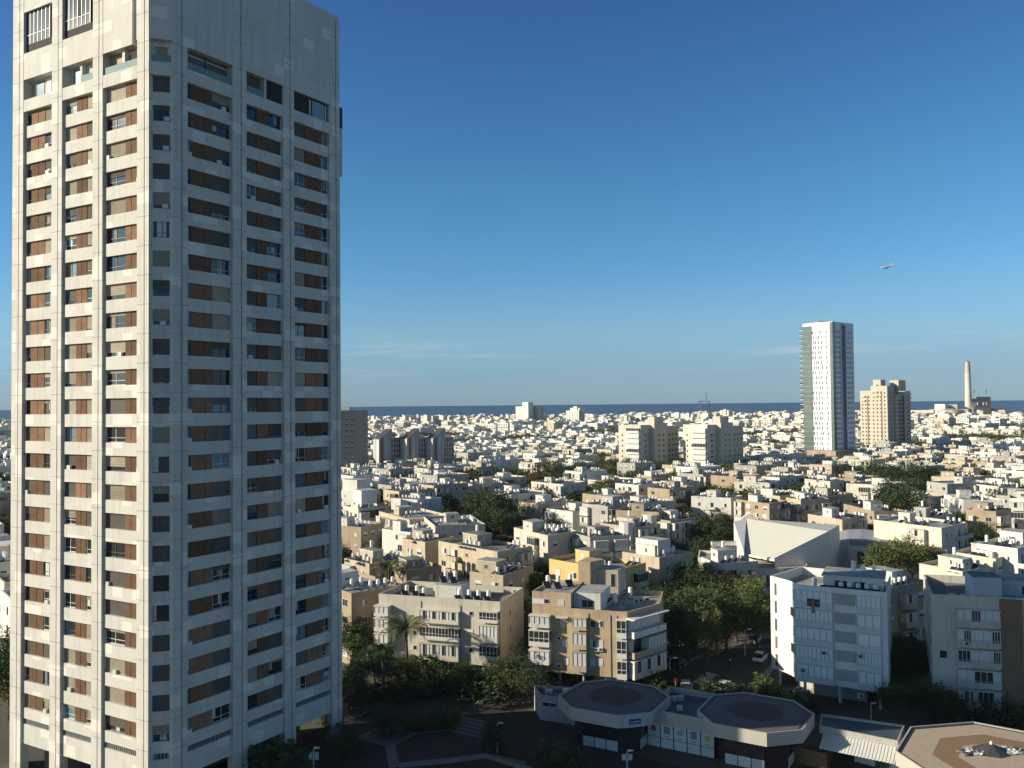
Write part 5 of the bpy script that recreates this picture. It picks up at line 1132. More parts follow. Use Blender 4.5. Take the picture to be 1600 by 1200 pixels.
t = root_at('storage_tank', 'round pale storage tank below the chimney', 'storage tank', xt(1495, 2050), 2050); x = xt(1495, 2050); mb = MB(); mb.cyl(x, 2080, 0, 20, 30, M_CREAM, 28); part(t, 'tank_wall', mb); mb = MB(); mb.cyl(x, 2080, 20, 24, 30, M_GREY, 28, 3); part(t, 'tank_roof', mb)
# cranes near the shore
def crane(px, h, word, col, jib, lat=False):
    Y = 1900; x = xt(px, Y); t = root_at('tower_crane', word, 'crane', x, Y); mb = MB(); mb.box(x-.9, x+.9, Y-.9, Y+.9, 0, h, col); part(t, 'mast', mb); mb = MB()
    mb.tube((x-8, Y, h-1) if not lat else (x-5, Y, h-3), (x+jib[0], Y, h+jib[1]), .8, col, .6); part(t, 'jib', mb); mb = MB(); mb.box(x-1.5, x+1.5, Y-1.5, Y+1.5, h, h+2.5, M_GREY); part(t, 'cab', mb); mb = MB(); mb.box(x-9 if not lat else x-6, x-6 if not lat else x-3.5, Y-1, Y+1, h-4, h-1, M_GREY); part(t, 'counterweight', mb)
M_CRR = mat('crane_red', (.25, .10, .08), .6); crane(1094.5, 47, 'small reddish tower crane on the shoreline, left of the dark one', M_CRR, (22, 1)); crane(1107.5, 45, 'dark crane with steep raised jib on the shoreline', M_FRAMED, (-6, 20), True)
# airliner
Y = 2750; px_, py_ = 1386, 417; ax, ay, az = GY(px_, py_, Y); t = thing('airliner', 'white airliner in the blue sky above the slim white tower', 'airplane', (ax, ay, az), 0)
t.rotation_euler = (math.radians(-12), math.radians(-9), 0); t.scale = (1.15, 1.3, 1.3); M_PL = mat('aircraft_white', (.8, .8, .8), .35)
mb = MB(); L = 38; prev = None
prof = [(-19, .3), (-17.5, 1.3), (-14, 1.95), (10, 1.95), (15, 1.3), (19, .35)]
for (a, ra), (b, rb) in zip(prof[:-1], prof[1:]): mb.tube((a, 0, 0), (b, 0, .6 if b > 14 else 0), ra, M_PL, rb, 12)
mb.build('fuselage', t)
mb = MB()
for s in (-1, 1): mb.hexa([(-3, s*1.5, -.6), (3, s*1.5, -.6), (8.5, s*17, .6), (6.5, s*17, .6), (-3, s*1.5, -.2), (3, s*1.5, -.2), (8.5, s*17, .8), (6.5, s*17, .8)], M_PL)
mb.build('wings', t); mb = MB(); mb.hexa([(13, -.15, 1), (18, -.15, 1), (20, -.1, 7), (17.8, -.1, 7), (13, .15, 1), (18, .15, 1), (20, .1, 7), (17.8, .1, 7)], M_PL); mb.build('tail_fin', t)
mb = MB()
for s in (-1, 1): mb.hexa([(15, s*.5, .8), (18, s*.5, .8), (19.5, s*6, 1.2), (18.3, s*6, 1.2), (15, s*.5, 1), (18, s*.5, 1), (19.5, s*6, 1.4), (18.3, s*6, 1.4)], M_PL)
mb.build('tailplane', t)
for s in (-1, 1): mb = MB(); mb.tube((-3.5, s*6, -1.5), (0, s*6, -1.5), 1.0, M_FRAMED, .8, 10); mb.build('engine', t)

# ------------------------------------------------------------------ mid-distance blocks placed by their roof corners in the photograph
MID = [  # L, M, R (roof corners px), z, colour, tanks, label
 ((685,845),(777,862),(828,854),12,'s',4,'sand block with a row of arches and shaded right side, behind the palm block'),
 ((803,824),(856,837),(902,829),12.5,'c',8,'cream block with dark solar roof and pergola bays, above the yellow block'),
 ((858,873),(962,891),(1007,880),11,'y',3,'yellow-walled block behind the white-roofed tan block'),
 ((628,841),(664,847),(690,842),11,'s',3,'narrow sand block left of the arched sand block'),
 ((500,818),(564,824),(600,816),10,'t',3,'tan block beside the big tower, above the olive tree'),
 ((520,765),(557,768),(604,765),12,'w',0,'modern white terraced block with dark band windows beside the big tower'),
 ((1027,811),(1048,814),(1088,808),11,'t',3,'brown shaded block left of the dark tree clump'),
 ((962,797),(1029,800),(1058,796),13,'t',6,'tan block with bulging white bay window, mid-city'),
 ((938,817),(991,824),(1032,818),11,'s',4,'long sand block in front of the bulging-bay block'),
 ((972,862),(1030,871),(1082,862),10.5,'s',5,'sand block with a white box room on its roof, right of the yellow block'),
 ((905,835),(922,839),(974,836),12,'g',5,'shaded grey block below the long sand block'),
 ((995,741),(1018,744),(1033,742),13,'t',8,'tan block with a crowd of tanks, below the left beige twin block'),
 ((1032,751),(1067,754),(1078,751),12,'c',2,'cream block with long blank parapet, below the twin beige blocks'),
 ((1150,780),(1202,787),(1230,782),11,'t',2,'brown-sided block right behind the white hall'),
 ((1228,777),(1251,781),(1281,777),11,'s',2,'small sand block above right of the white hall'),
 ((1262,803),(1316,812),(1350,806),10,'s',3,'sand block directly behind the right end of the white hall'),
 ((1322,755),(1379,758),(1416,753),13,'c',5,'large cream block with a tall white stair room, right of mid-city trees'),
 ((1318,787),(1366,799),(1384,795),10,'t',5,'tan block in front of the large cream block'),
 ((1365,812),(1471,825),(1512,816),12,'c',5,'pale yellowish block behind the big olive-green tree at right'),
 ((1257,748),(1297,752),(1314,750),12,'c',7,'cream block with white shutters, right below the slim white tower'),
 ((1516,796),(1556,799),(1580,794),11,'t',3,'brown block with shaded columns near the right edge'),
 ((1577,778),(1625,780),(1650,776),13,'w',3,'white block cut by the right edge with dark double window'),
 ((1475,772),(1505,781),(1535,777),11,'w',3,'white gabled-looking block right of the dark round tree'),
 ((1489,862),(1556,873),(1612,856),11.5,'c',4,'bright cream block behind the brown-striped block'),
 ((1536,850),(1590,857),(1650,838),13.5,'w',4,'tall white-walled block with small windows, right edge behind bright cream one'),
 ((1436,880),(1504,893),(1545,884),10.5,'c',6,'cream block with satellite dishes behind the brown-striped block'),
 ((1302,906),(1378,921),(1450,907),10.5,'t',6,'low tan block in the gap between the white stilted block and the striped block'),
 ((590,798),(640,812),(684,803),10,'s',2,'sand terrace block above the olive tree beside the big tower'),
 ((611,778),(652,781),(682,778),12,'w',4,'white block with brown shaded side, left of the great dark tree'),
 ((662,807),(680,822),(722,812),10.5,'c',5,'cream block with dark open terrace, left of the great dark tree'),
 ((597,826),(641,832),(672,824),11,'w',3,'white low block right of the olive tree near the big tower'),
 ((480,905),(549,927),(600,908),12,'t',4,'tan block tucked between the big tower and the palm block'),
 ((538,872),(577,881),(620,873),10,'s',8,'low tan block behind the palm block, left end'),
 ((735,893),(786,899),(838,892),9.5,'s',9,'low sand block with many tanks behind the palm block, right end'),
 ((640,890),(690,884),(740,878),9.5,'t',5,'low tan block half hidden behind the palm block'),
 ((536,790),(560,795),(605,790),10.5,'c',2,'cream block with long canopy below the modern white terraced block'),
 ((1095,870),(1120,880),(1140,872),7.5,'w',1,'small white house at the left of the white hall'),
 ((1080,775),(1142,778),(1160,774),10.5,'w',3,'long white block behind the dark cypresses'),
 ((1147,752),(1200,754),(1216,750),12,'c',5,'cream block behind the long white block'),
 ((830,752),(880,757),(915,752),11.5,'c',8,'cream block right of the russet tree'),
 ((720,752),(738,757),(772,752),11.5,'c',5,'cream block with dark windowed side above the great dark tree'),
 ((752,745),(780,748),(822,744),11.5,'c',5,'white block with roof pergola above the great dark tree'),
 ((1520,756),(1560,760),(1590,755),11.5,'w',8,'white block full of tanks near the right edge'),
 ((1448,752),(1480,756),(1535,738),12,'g',2,'grey shed-roofed block among the mid-city trees'),
]
rm_ = random.Random(21)
def tripoly(L_, M_, R_, z):
    a, b, c = Vector(G(*L_, z)), Vector(G(*M_, z)), Vector(G(*R_, z))
    d1 = (b-a); l1 = min(24, max(8, d1.length)); d1 = d1.normalized()*l1; d2 = (c-b); l2 = min(22, max(10, d2.length)); d2 = d2.normalized()*l2
    # keep the corner near square
    ang = d1.angle(d2)
    if ang < math.radians(70) or ang > math.radians(110): s = 1 if (d1.x*d2.y-d1.y*d2.x) > 0 else -1; d2 = Vector((-d1.y, d1.x)).normalized()*l2*s
    a = b-d1; return [tuple(a), tuple(b), tuple(b+d2), tuple(a+d2)]
MIDINFO = []
for (L_, M_, R_, z, c, tk, lab) in MID:
    pl = tripoly(L_, M_, R_, z); POLYS.append(pl); P_ = ccw(pl)
    cx = sum(p[0] for p in pl)/4; cy = sum(p[1] for p in pl)/4
    t = root_at('apartment_block', lab, 'building', cx, cy); B = Block(t, (cx, cy)); flat_block(B, P_, z, c, rm_, pilotis=rm_.random() < .4, tanks=tk+2, penth=True)
    MIDINFO.append((t, pl, z))
    f = Fac(pl[0], pl[1])
    if 'arches' in lab:
        for j in range(4):
            u = f.L*.45+j*1.7; mb = MB(); pts = [f.p(u-.6, .12, 5.0), f.p(u+.6, .12, 5.0)]+[f.p(u+.6*math.cos(a), .12, 8.0+.6*math.sin(a)) for a in np.linspace(0, math.pi, 8)]; mb.face(pts, M_WIN); part(t, 'arched_window', mb)
    if 'terraced' in lab:
        q = inset(P_, 2.5); mb = MB(); mb.prism(q, 11.3, 15.8, M_WHITE, M_ROOF); part(t, 'upper_storey', mb); f2 = Fac(pl[1], pl[2]); mb = MB(); f2.box(mb, 1, f2.L-1, -.1, .12, 7.2, 9.6, M_WIN); f2.box(mb, 1.5, f2.L*.6, -.1, .12, 3.6, 5.6, M_WIN); part(t, 'band_window', mb)
    if 'bulging' in lab:
        mb = MB(); a = f.p(f.L*.8, 0, 0); mb.cyl(a[0], a[1], 3, 12.2, 2.0, M_WHITE, 12); part(t, 'round_bay', mb)
    if 'white box room' in lab:
        q = Vector(pl[1])-(Vector(pl[1])-Vector(pl[0])).normalized()*7; d1 = (Vector(pl[1])-Vector(pl[0])).normalized(); d2 = (Vector(pl[2])-Vector(pl[1])).normalized()
        w = [tuple(q+d2*2-d1*1), tuple(q+d1*5+d2*2), tuple(q+d1*5+d2*6), tuple(q-d1*1+d2*6)]; mb = MB(); mb.prism(ccw(w), 9.8, 13.6, M_WHITE, M_ROOF); part(t, 'roof_room', mb)
# ------------------------------------------------------------------ the white city behind: streets of blocks and trees
LM = [(556, 730, 'the dark slab block'), (640, 725, 'the slant-roofed blocks'), (826, 662, 'the highest seaside slab'), (898, 664, 'the small seaside block'), (1005, 725, 'the left beige twin block'),
      (1112, 725, 'the right beige twin block'), (1290, 705, 'the slim white tower'), (1387, 685, 'the stepped beige tower'), (1513, 665, 'the chimney'), (1225, 850, 'the white hall'),
      (765, 800, 'the great dark tree clump'), (1430, 865, 'the big olive-green tree'), (925, 885, 'the yellow block'), (690, 970, 'the palm block'), (930, 970, 'the tan bay-windowed block'),
      (755, 855, 'the arched sand block'), (1290, 990, 'the white stilted block'), (1515, 1000, 'the brown-striped block'), (1390, 750, 'the mid-city tree band'), (1560, 740, 'the right edge tree clump'), (960, 1090, 'the first octagonal pavilion'), (1180, 1110, 'the middle octagonal pavilion'), (10, 700, 'the left picture edge')]
ORD = ['nearest', 'second', 'third', 'fourth', 'fifth', 'sixth', 'seventh', 'eighth', 'ninth', 'tenth', 'eleventh', 'twelfth', 'thirteenth', 'fourteenth', 'fifteenth', 'sixteenth', 'seventeenth', 'eighteenth', 'nineteenth', 'twentieth']
def ordw(i): return ORD[i] if i < 20 else ('twenty-' + ['first', 'second', 'third', 'fourth', 'fifth', 'sixth', 'seventh', 'eighth', 'ninth'][(i-20) % 9] if i < 29 else 'thirty-' + ['first', 'second', 'third', 'fourth', 'fifth', 'sixth', 'seventh', 'eighth', 'ninth'][(i-29) % 9])
def locate(items, kind):
    """items: list of (object, px, py, words); writes the labels"""
    bk = {}
    for it in items:
        o, px, py, w = it; b = min(LM, key=lambda l: abs(px-l[0])+2.2*abs(py-l[1])); dx, dy = px-b[0], (py-b[1])*2.2
        d = ('left of' if dx < 0 else 'right of') if abs(dx) > abs(dy) else ('behind' if dy < 0 else 'in front of')
        bk.setdefault((b[2], d, kind(w)), []).append((abs(dx)+abs(dy), it))
    for (ln, d, _), L_ in bk.items():
        L_.sort(key=lambda q: q[0])
        for i, (_, it) in enumerate(L_): tag(it[0], '%s, %s %s %s' % (it[3], ordw(i) if len(L_) > 1 else 'just', d, ln) if len(L_) > 1 else '%s just %s %s' % (it[3], d, ln))
def sat(p, q, mgn=1.0):
    for A_ in (p, q):
        k = len(A_)
        for i in range(k):
            a, b = A_[i], A_[(i+1) % k]; nx, ny = b[1]-a[1], a[0]-b[0]; l = math.hypot(nx, ny)
            if l < 1e-6: continue
            nx /= l; ny /= l
            p0 = [x*nx+y*ny for x, y in p]; q0 = [x*nx+y*ny for x, y in q]
            if max(p0)+mgn < min(q0) or max(q0)+mgn < min(p0): return False
    return True
for (x, y, r_) in FOOT: POLYS.append([(x+r_*.8*math.cos(a), y+r_*.8*math.sin(a)) for a in (0, .785, 1.57, 2.356, 3.14, 3.93, 4.71, 5.5)])
BIG = [(p, sum(x for x, y in p)/len(p), sum(y for x, y in p)/len(p)) for p in POLYS]
def free(pl, mgn=1.2):
    cx = sum(x for x, y in pl)/4; cy = sum(y for x, y in pl)/4
    return not any(abs(cx-x) < 45 and abs(cy-y) < 45 and sat(pl, p, mgn) for p, x, y in BIG)
# hand-placed trees, a few added to darken sunlit ground: crown centre pixel, kind, scale
HT = [('dark',556,985,.9),('tall',566,965,.8),('broad',548,1010,0.7),('dark',585,1035,0.6),('broad',562,1045,0.6),('dark',612,1045,0.6),('broad',640,1050,0.5),('bush',669,1037,1.7),('lowbush',645,1037,1.8),('lowbush',690,1052,2.0),('dark',722,1056,0.45),('lowbush',745,1060,2.2),('lowbush',700,1066,2.0),('lowbush',665,1068,2.0),('lowbush',630,1072,2.0),('dark',780,1052,0.55),('lowbush',770,1075,2.4),
      ('dark',808,1040,0.6),('broad',800,1062,0.5),('dark',828,1062,0.6),('lowbush',600,1080,1.9),('lowbush',575,1090,1.9),('dark',545,1070,0.7),('dark',838,1005,0.6),('broad',818,985,.7),('broad',826,915,.95),('broad',845,925,.6),('dark',815,945,.8),
      ('lowbush',868,1052,1.8),('lowbush',885,1055,1.8),('lowbush',905,1057,1.5),('bush',925,1060,1.2),('bush',1003,1060,1.7),('bush',1022,1058,1.6),('bush',1036,1052,1.3),('dark',1060,1000,.9),('dark',1052,975,.9),
      ('russet',990,912,.8),('olive',1005,922,.9),('broad',1032,902,.95),('dark',1055,925,1.0),('dark',1018,945,.9),('broad',1068,938,1.0),('dark',1088,955,1.1),('broad',1112,942,1.2),('dark',1090,910,.9),('broad',1135,965,1.1),('dark',1075,980,1.0),('tall',1100,990,1.0),('dark',1118,990,.7),('olive',1172,925,1.0),('tall',1180,950,1.1),('olive',1182,975,.9),('dark',1150,950,1.0),('broad',1150,972,.7),('dark',1070,905,.9),('olive',1150,905,.7),('dark',1115,905,.8),('dark',1128,920,.8),
      ('dark',1088,840,1.0),('dark',1105,825,1.0),('dark',1122,838,1.1),('dark',1098,855,1.0),('cypress',1091,782,1.0),('cypress',1118,782,1.2),('cypress',1138,792,.9),('cypress',1063,757,1.0),('dark',1125,815,.9),('dark',1085,815,.8),
      ('dark',735,795,1.1),('dark',752,785,1.3),('dark',772,790,1.4),('dark',792,800,1.3),('dark',760,812,1.3),('dark',782,818,1.2),('dark',805,815,1.1),('russet',775,768,1.0),('russet',758,828,.7),('broad',742,815,.9),('dark',812,830,.8),('dark',795,780,1.0),
      ('olive',590,835,1.1),('russet',605,848,.9),('olive',578,848,.8),('broad',585,820,.7),('russet',832,748,1.2),('broad',838,766,1.0),('dark',855,765,.9),('dark',868,772,.7),('olive',945,765,1.2),('broad',935,778,1.0),('olive',958,755,.9),('dark',925,785,.7),
      ('olive',1018,772,.9),('russet',1035,768,.8),('olive',1050,772,.9),('olive',880,732,1.0),('dark',850,725,1.1),('dark',865,738,1.2),('dark',885,742,1.1),('dark',905,740,1.2),('olive',955,738,1.0),('dark',930,738,1.0),('broad',985,728,1.1),('broad',1010,727,1.2),('broad',1040,729,1.1),
      ('dark',1405,778,1.5),('dark',1418,790,1.4),('dark',1395,795,1.2),('olive',1412,762,1.0),('dark',1320,742,1.1),('dark',1340,740,1.2),('dark',1362,742,1.2),('dark',1385,743,1.3),('dark',1405,745,1.3),('dark',1428,745,1.3),('dark',1450,748,1.2),('dark',1470,752,1.1),('dark',1430,760,1.1),('dark',1490,748,1.0),('dark',1305,735,1.0),
      ('olive',1432,852,1.3),('olive',1410,868,1.3),('broad',1385,880,1.2),('olive',1450,868,1.2),('broad',1425,882,1.1),('broad',1365,890,.8),('olive',1465,880,.8),('dark',1532,832,1.1),('dark',1545,848,.9),('dark',1565,858,1.0),('broad',1522,840,.8),('dark',1348,832,.8),('broad',1360,830,.7),('bush',1268,872,1.6),('russet',1255,874,.7),
      ('broad',1400,1050,0.5),('dark',1415,1070,0.5),('dark',1440,1088,0.6),('dark',1465,1092,0.6),('lowbush',1485,1110,2.2),('dark',1400,1090,0.6),('dark',1402,1012,.75),('dark',1422,1018,.8),('dark',1436,1030,.7),('dark',1410,1035,.8),('lowbush',1550,1118,2.0),('lowbush',1585,1120,2.0),('lowbush',1200,1078,1.3),('bush',1192,1068,1.4),('lowbush',1215,1085,1.4),('bush',1240,1095,1.3),('lowbush',1262,1098,1.6),('lowbush',1150,1080,1.4),('lowbush',1110,1078,1.4),('lowbush',1075,1092,1.3),('lowbush',1095,1088,1.2),('lowbush',1048,1062,1.6),('lowbush',1030,1075,1.6),  # dark trees between the stilted and striped blocks added to darken sunlit ground
      ('dark',600,1120,0.45),('lowbush',612,1135,1.5),('lowbush',640,1130,1.3),('lowbush',665,1128,1.2),('lowbush',688,1122,1.4),('bush',706,1120,1.3),('dark',770,1140,0.45),('lowbush',775,1160,1.3),('lowbush',870,1180,1.8),('lowbush',885,1190,1.6),('lowbush',860,1172,1.2),('dark',527,1160,0.4),('lowbush',545,1165,1.4),('lowbush',520,1140,1.4),('dark',15,1050,1.0),('olive',14,1075,.9),('dark',12,1020,1.0),('lowbush',430,1190,2.5),('lowbush',460,1180,1.6)]
rt2 = random.Random(33); TI = []
for i, (x, y, s) in enumerate(((-36, 117, 1.3), (-34, 122, 1.2), (-43, 120, 1.4), (-39, 125.5, 1.1))):   # unseen trees added behind the tower to shade the round plaza
    far_ = ('dark', 'tall')[i % 2]; t = tree(far_, x, y, s, None, rt2); TI.append((t, *proj(x, y, 6), 'tall '+('dark dense', 'green')[i % 2]+' tree added behind the tower for shade'))
TPOS = []
for kind, px, py, s in HT:
    if py < 792 and kind != 'cypress': s *= 1.28
    zc = TREEK[kind][2]*s; x, y = G(px, py, zc); t = tree(kind, x, y, s, None, rt2); TI.append((t, px, py, {'bush': 'green clipped bush', 'lowbush': 'low dark bush', 'cypress': 'slim dark cypress'}.get(kind, TWORD[kind]+' tree'))); TPOS.append((x, y))
for x, y in TPOS: BIG.append(([(x-2, y-2), (x+2, y-2), (x+2, y+2), (x-2, y+2)], x, y))

# single-mesh prototypes for the mid-far blocks
rp = random.Random(5); PROTO = []
for i in range(16):
    a, b = rp.uniform(10, 14.5), rp.uniform(14, 20); h = rp.choice((8.5, 9.5, 10.5, 11.5, 12.5)); c = rp.choice('wwwwcccssgt'); tk = rp.randrange(5, 13)
    B = Block(None); flat_block(B, [(-a/2, -b/2), (a/2, -b/2), (a/2, b/2), (-a/2, b/2)], h, c, rp, pilotis=False, tanks=tk, allsides=True, lod=1)
    PROTO.append((B.one.mesh('apartment_block'), a, b, h, c, tk))
# light quad-only prototypes for the far mass
def lite(a, b, h, c, tk, r, mt):
    mb = MB(); wm = CK[c]; mb.box(-a/2, a/2, -b/2, b/2, 0, h-.7, wm, r.choice((M_ROOF, M_ROOF, M_ROOFD)))
    for (x0, x1, y0, y1) in ((-a/2, a/2, -b/2, -b/2+.3), (-a/2, a/2, b/2-.3, b/2), (-a/2, -a/2+.3, -b/2+.3, b/2-.3), (a/2-.3, a/2, -b/2+.3, b/2-.3)): mb.box(x0, x1, y0, y1, h-.7, h, wm)
    for _ in range(r.choice((1, 1, 2))):
        x, y = r.uniform(-a*.3, a*.3), r.uniform(-b*.3, b*.3); w, d = r.uniform(1.6, 3.5), r.uniform(1.6, 3.5); mb.box(x-w, x+w, y-d, y+d, h-.7, h+r.uniform(1.4, 2.6), r.choice((wm, M_WHITE)))
    nf = int(h/3.1)
    for k in range(nf):
        z = h-1.0-3.0*(k+1)+1
        for (L_, ax) in ((a, 0), (b, 1)):
            n = int(L_/3.4)
            for j in range(n):
                if r.random() < .2: continue
                u = -L_/2+L_*(j+.5)/n; ww = r.choice((.5, .8, 1.2)); mt_ = r.choice((M_WIN, M_WIN, M_SHUT))
                for sg in (-1, 1):
                    if ax == 0: mb.box(u-ww, u+ww, sg*b/2-.08, sg*b/2+.08, z, z+1.3, mt_)
                    else: mb.box(sg*a/2-.08, sg*a/2+.08, u-ww, u+ww, z, z+1.3, mt_)
    for _ in range(tk):
        x, y = r.uniform(-a*.42, a*.42), r.uniform(-b*.42, b*.42)
        for i in range(r.choice((1, 2, 3))):
            X = x+1.4*i
            if X > a*.45: break
            mb.box(X-.28, X+.28, y-.28, y+.28, h-.3, h+1.15, M_TANK)
            if r.random() < .6: mb.hexa([(X-.5, y-1.6, h-.6), (X+.5, y-1.6, h-.6), (X+.5, y-.5, h-.6), (X-.5, y-.5, h-.6), (X-.5, y-1.6, h-.5), (X+.5, y-1.6, h-.5), (X+.5, y-.5, h+.3), (X-.5, y-.5, h+.3)], M_PANEL)
    return mb
rl_ = random.Random(9); LITE = []
GM = []
def gmi(m_):
    if m_ not in GM: GM.append(m_)
    return GM.index(m_)
def arr(mb): return (np.array(mb.v, dtype=np.float32), np.array(mb.f, dtype=np.int32), np.array([gmi(mb.mats[i]) for i in mb.m], dtype=np.int32))
for i in range(22):
    a, b = rl_.uniform(9.5, 15), rl_.uniform(12, 20); h = rl_.choice((9, 10, 11, 12, 13)) if i < 17 else rl_.choice((15, 17, 20)); c = rl_.choice('wwwccsgtww'); LITE.append((arr(lite(a, b, h, c, rl_.randrange(4, 9), rl_, None)), a, b, h))
FARV, FARF, FARM = [], [], []; nv = 0
def far_add(pr, x, y, rot, s=1.0, z=0.0):
    global nv
    V, Fq, M_ = pr; c, sn = math.cos(rot), math.sin(rot); W = np.empty_like(V); W[:, 0] = x+s*(c*V[:, 0]-sn*V[:, 1]); W[:, 1] = y+s*(sn*V[:, 0]+c*V[:, 1]); W[:, 2] = z+s*V[:, 2]
    FARV.append(W); FARF.append(Fq+nv); FARM.append(M_); nv += len(V)
def far_build(name, kind='stuff', label=None, cat=None):
    global FARV, FARF, FARM, nv
    V = np.concatenate(FARV); Fq = np.concatenate(FARF); M_ = np.concatenate(FARM); me = bpy.data.meshes.new(name); me.vertices.add(len(V)); me.vertices.foreach_set('co', V.ravel())
    me.loops.add(Fq.size); me.loops.foreach_set('vertex_index', Fq.ravel()); me.polygons.add(len(Fq)); me.polygons.foreach_set('loop_start', np.arange(0, Fq.size, 4, dtype=np.int32)); 
    me.polygons.foreach_set('material_index', M_)
    for m_ in GM: me.materials.append(m_)
    me.update(calc_edges=True); me.shade_flat(); o = link(name, me); tag(o, label, cat, kind=kind); print(name, len(Fq)); FARV, FARF, FARM = [], [], []; nv = 0; return o
# candidate cells
cand = []; tcand = []
rc = random.Random(77)
YMAX = 2640
def inview(x, y, m0=-60, m1=1680):
    if y < 20: return False
    px = 800+F*x/y; return m0 < px < m1
SB_E1 = [0]; 
def cell_iter():
    R_ = 4200; j = 0; v = -3000.0; row = 0
    while v < 3400:
        bd = rc.uniform(13.5, 20); u = -3400.0; col = 0
        while u < 3400:
            wd = rc.uniform(10, 14.5); yield (u+wd/2, v+bd/2, wd, bd); u += wd+rc.uniform(3.2, 6.5); col += 1
            if col % 5 == 0: u += 10
        v += bd+(rc.uniform(4, 8) if row % 2 else rc.uniform(10, 14)); row += 1
COAST = lambda x: 2120+.17*max(0, x-150)+50*math.sin(x*.004)+30*math.sin(x*.013+1)
for (u, v, wd, bd) in cell_iter():
    # the grid bends gently, so that far streets are not all parallel
    x = E1.x*u+E2.x*v; y = E1.y*u+E2.y*v
    if y < 118 or y > YMAX+40 or not inview(x, y, -120, 1750) or y > COAST(x): continue
    rot = GA
    if y > 700: k = int(x//260)+int(y//240)*7; rot = GA+math.radians((k*37 % 5-2)*7)
    cand.append((y, x, wd, bd, rot))
    for _ in range(9 if y < 600 else 5): tcand.append((x+rc.uniform(-16, 16), y+rc.uniform(-16, 16)))
cand.sort()
BI = []; nth = 0; GRP = []
parks = [(-10, 420, 28), (60, 560, 26), (170, 380, 22), (300, 900, 60), (420, 760, 50), (120, 1000, 50), (520, 1150, 60), (60, 1500, 60), (330, 640, 30), (230, 1300, 50), (640, 900, 40), (-60, 700, 30), (700, 1500, 60), (380, 1550, 50), (-80, 950, 45), (240, 1050, 40), (820, 1250, 70), (480, 1850, 60), (900, 1900, 80), (60, 1900, 50), (-150, 1300, 50), (1000, 1500, 60), (330, 470, 26), (250, 330, 16), (400, 560, 30), (100, 700, 34), (20, 840, 30), (520, 700, 35), (-60, 1750, 60), (700, 2100, 70), (1200, 2000, 70), (150, 1150, 45), (560, 950, 40), (350, 1250, 50), (-20, 1650, 50), (620, 1650, 55), (900, 1550, 50), (240, 1850, 50), (1000, 1850, 60), (1250, 1750, 60), (430, 1000, 35), (750, 1100, 40)]
GR = {}
def tfree(x, y, m_=.9):
    for dx in (-1, 0, 1):
        for dy in (-1, 0, 1):
            for (cx, cy, a, b, rot) in GR.get((int(x//30)+dx, int(y//30)+dy), ()):
                ux, uy = x-cx, y-cy; c, s = math.cos(rot), math.sin(rot); p, q = abs(ux*c+uy*s), abs(-ux*s+uy*c)
                if p < a/2+m_ and q < b/2+m_: return False
    return True
def greg(x, y, a, b, rot): GR.setdefault((int(x//30), int(y//30)), []).append((x, y, a, b, rot))
for p, x, y in BIG:
    xs = [q[0] for q in p]; ys = [q[1] for q in p]; e = Vector(p[1])-Vector(p[0]); w2 = (Vector(p[2])-Vector(p[1])).length if len(p) == 4 else (max(ys)-min(ys))*.8
    if len(p) == 4 and (max(xs)-min(xs)) > 5: greg(x, y, e.length, w2, math.atan2(e.y, e.x))
    elif len(p) > 4: greg(x, y, (max(xs)-min(xs))*.8, (max(ys)-min(ys))*.8, 0)
for (y, x, wd, bd, rot) in cand:
    e1 = Vector((math.cos(rot), math.sin(rot))); e2 = Vector((-e1.y, e1.x)); c = Vector((x, y))
    if any((x-a)**2+(y-b)**2 < r_*r_ for a, b, r_ in parks): continue
    if y > 1780 and x/y > .465: continue
    if rc.random() < (.05 if y < 500 else .12 if y < 900 else .24): continue
    px, py = proj(x, y, 11)
    vis = (540 < px < 1610 or -10 < px < 20)
    if y < 700:
        pl = [tuple(c+e1*sx*wd/2+e2*sy*bd/2) for sx, sy in ((-1, -1), (1, -1), (1, 1), (-1, 1))]
        if not free(pl): continue
    if vis and nth < 226:
        nth += 1
        if y < 385:
            h = rc.choice((9.5, 10.5, 11, 12, 12.5)); col = rc.choice('wwwcccssgt'); tk = rc.randrange(5, 11); t = root_at('apartment_block', None, 'building', x, y)
            B = Block(t, (x, y)); flat_block(B, ccw(pl), h, col, rc, pilotis=rc.random() < .3, tanks=tk); greg(x, y, wd, bd, rot)
        else:
            me, a, b, h, col, tk = rc.choice(PROTO); t = link('apartment_block', me, None, (x, y, 0), rot+(math.pi if rc.random() < .5 else 0)); t['category'] = 'building'; greg(x, y, a, b, rot)
        t['group'] = 'flat-roofed blocks of the white city'
        BI.append((t, px, py, '%s flat-roofed block with %s' % (CWORD[col], 'a few roof tanks' if tk < 7 else 'many roof tanks')))
    else:
        if y < 1000: pr = LITE[rc.randrange(17)]
        else: pr = LITE[rc.randrange(22)]
        if y > 1000: s = rc.choice((.9, 1.0, 1.0, 1.0, 1.2, 1.35)) if pr[3] < 14 and y < 1500 else rc.choice((.85, .95, 1.05))
        else: s = 1.0
        far_add(pr[0], x, y, rot+(math.pi if rc.random() < .5 else 0), s); greg(x, y, pr[1]*s, pr[2]*s, rot)
far_build('distant_buildings', label='mass of distant pale flat-roofed buildings reaching to the sea', cat='buildings')
locate(BI, lambda w: w)
locate(HZ, lambda w: w)
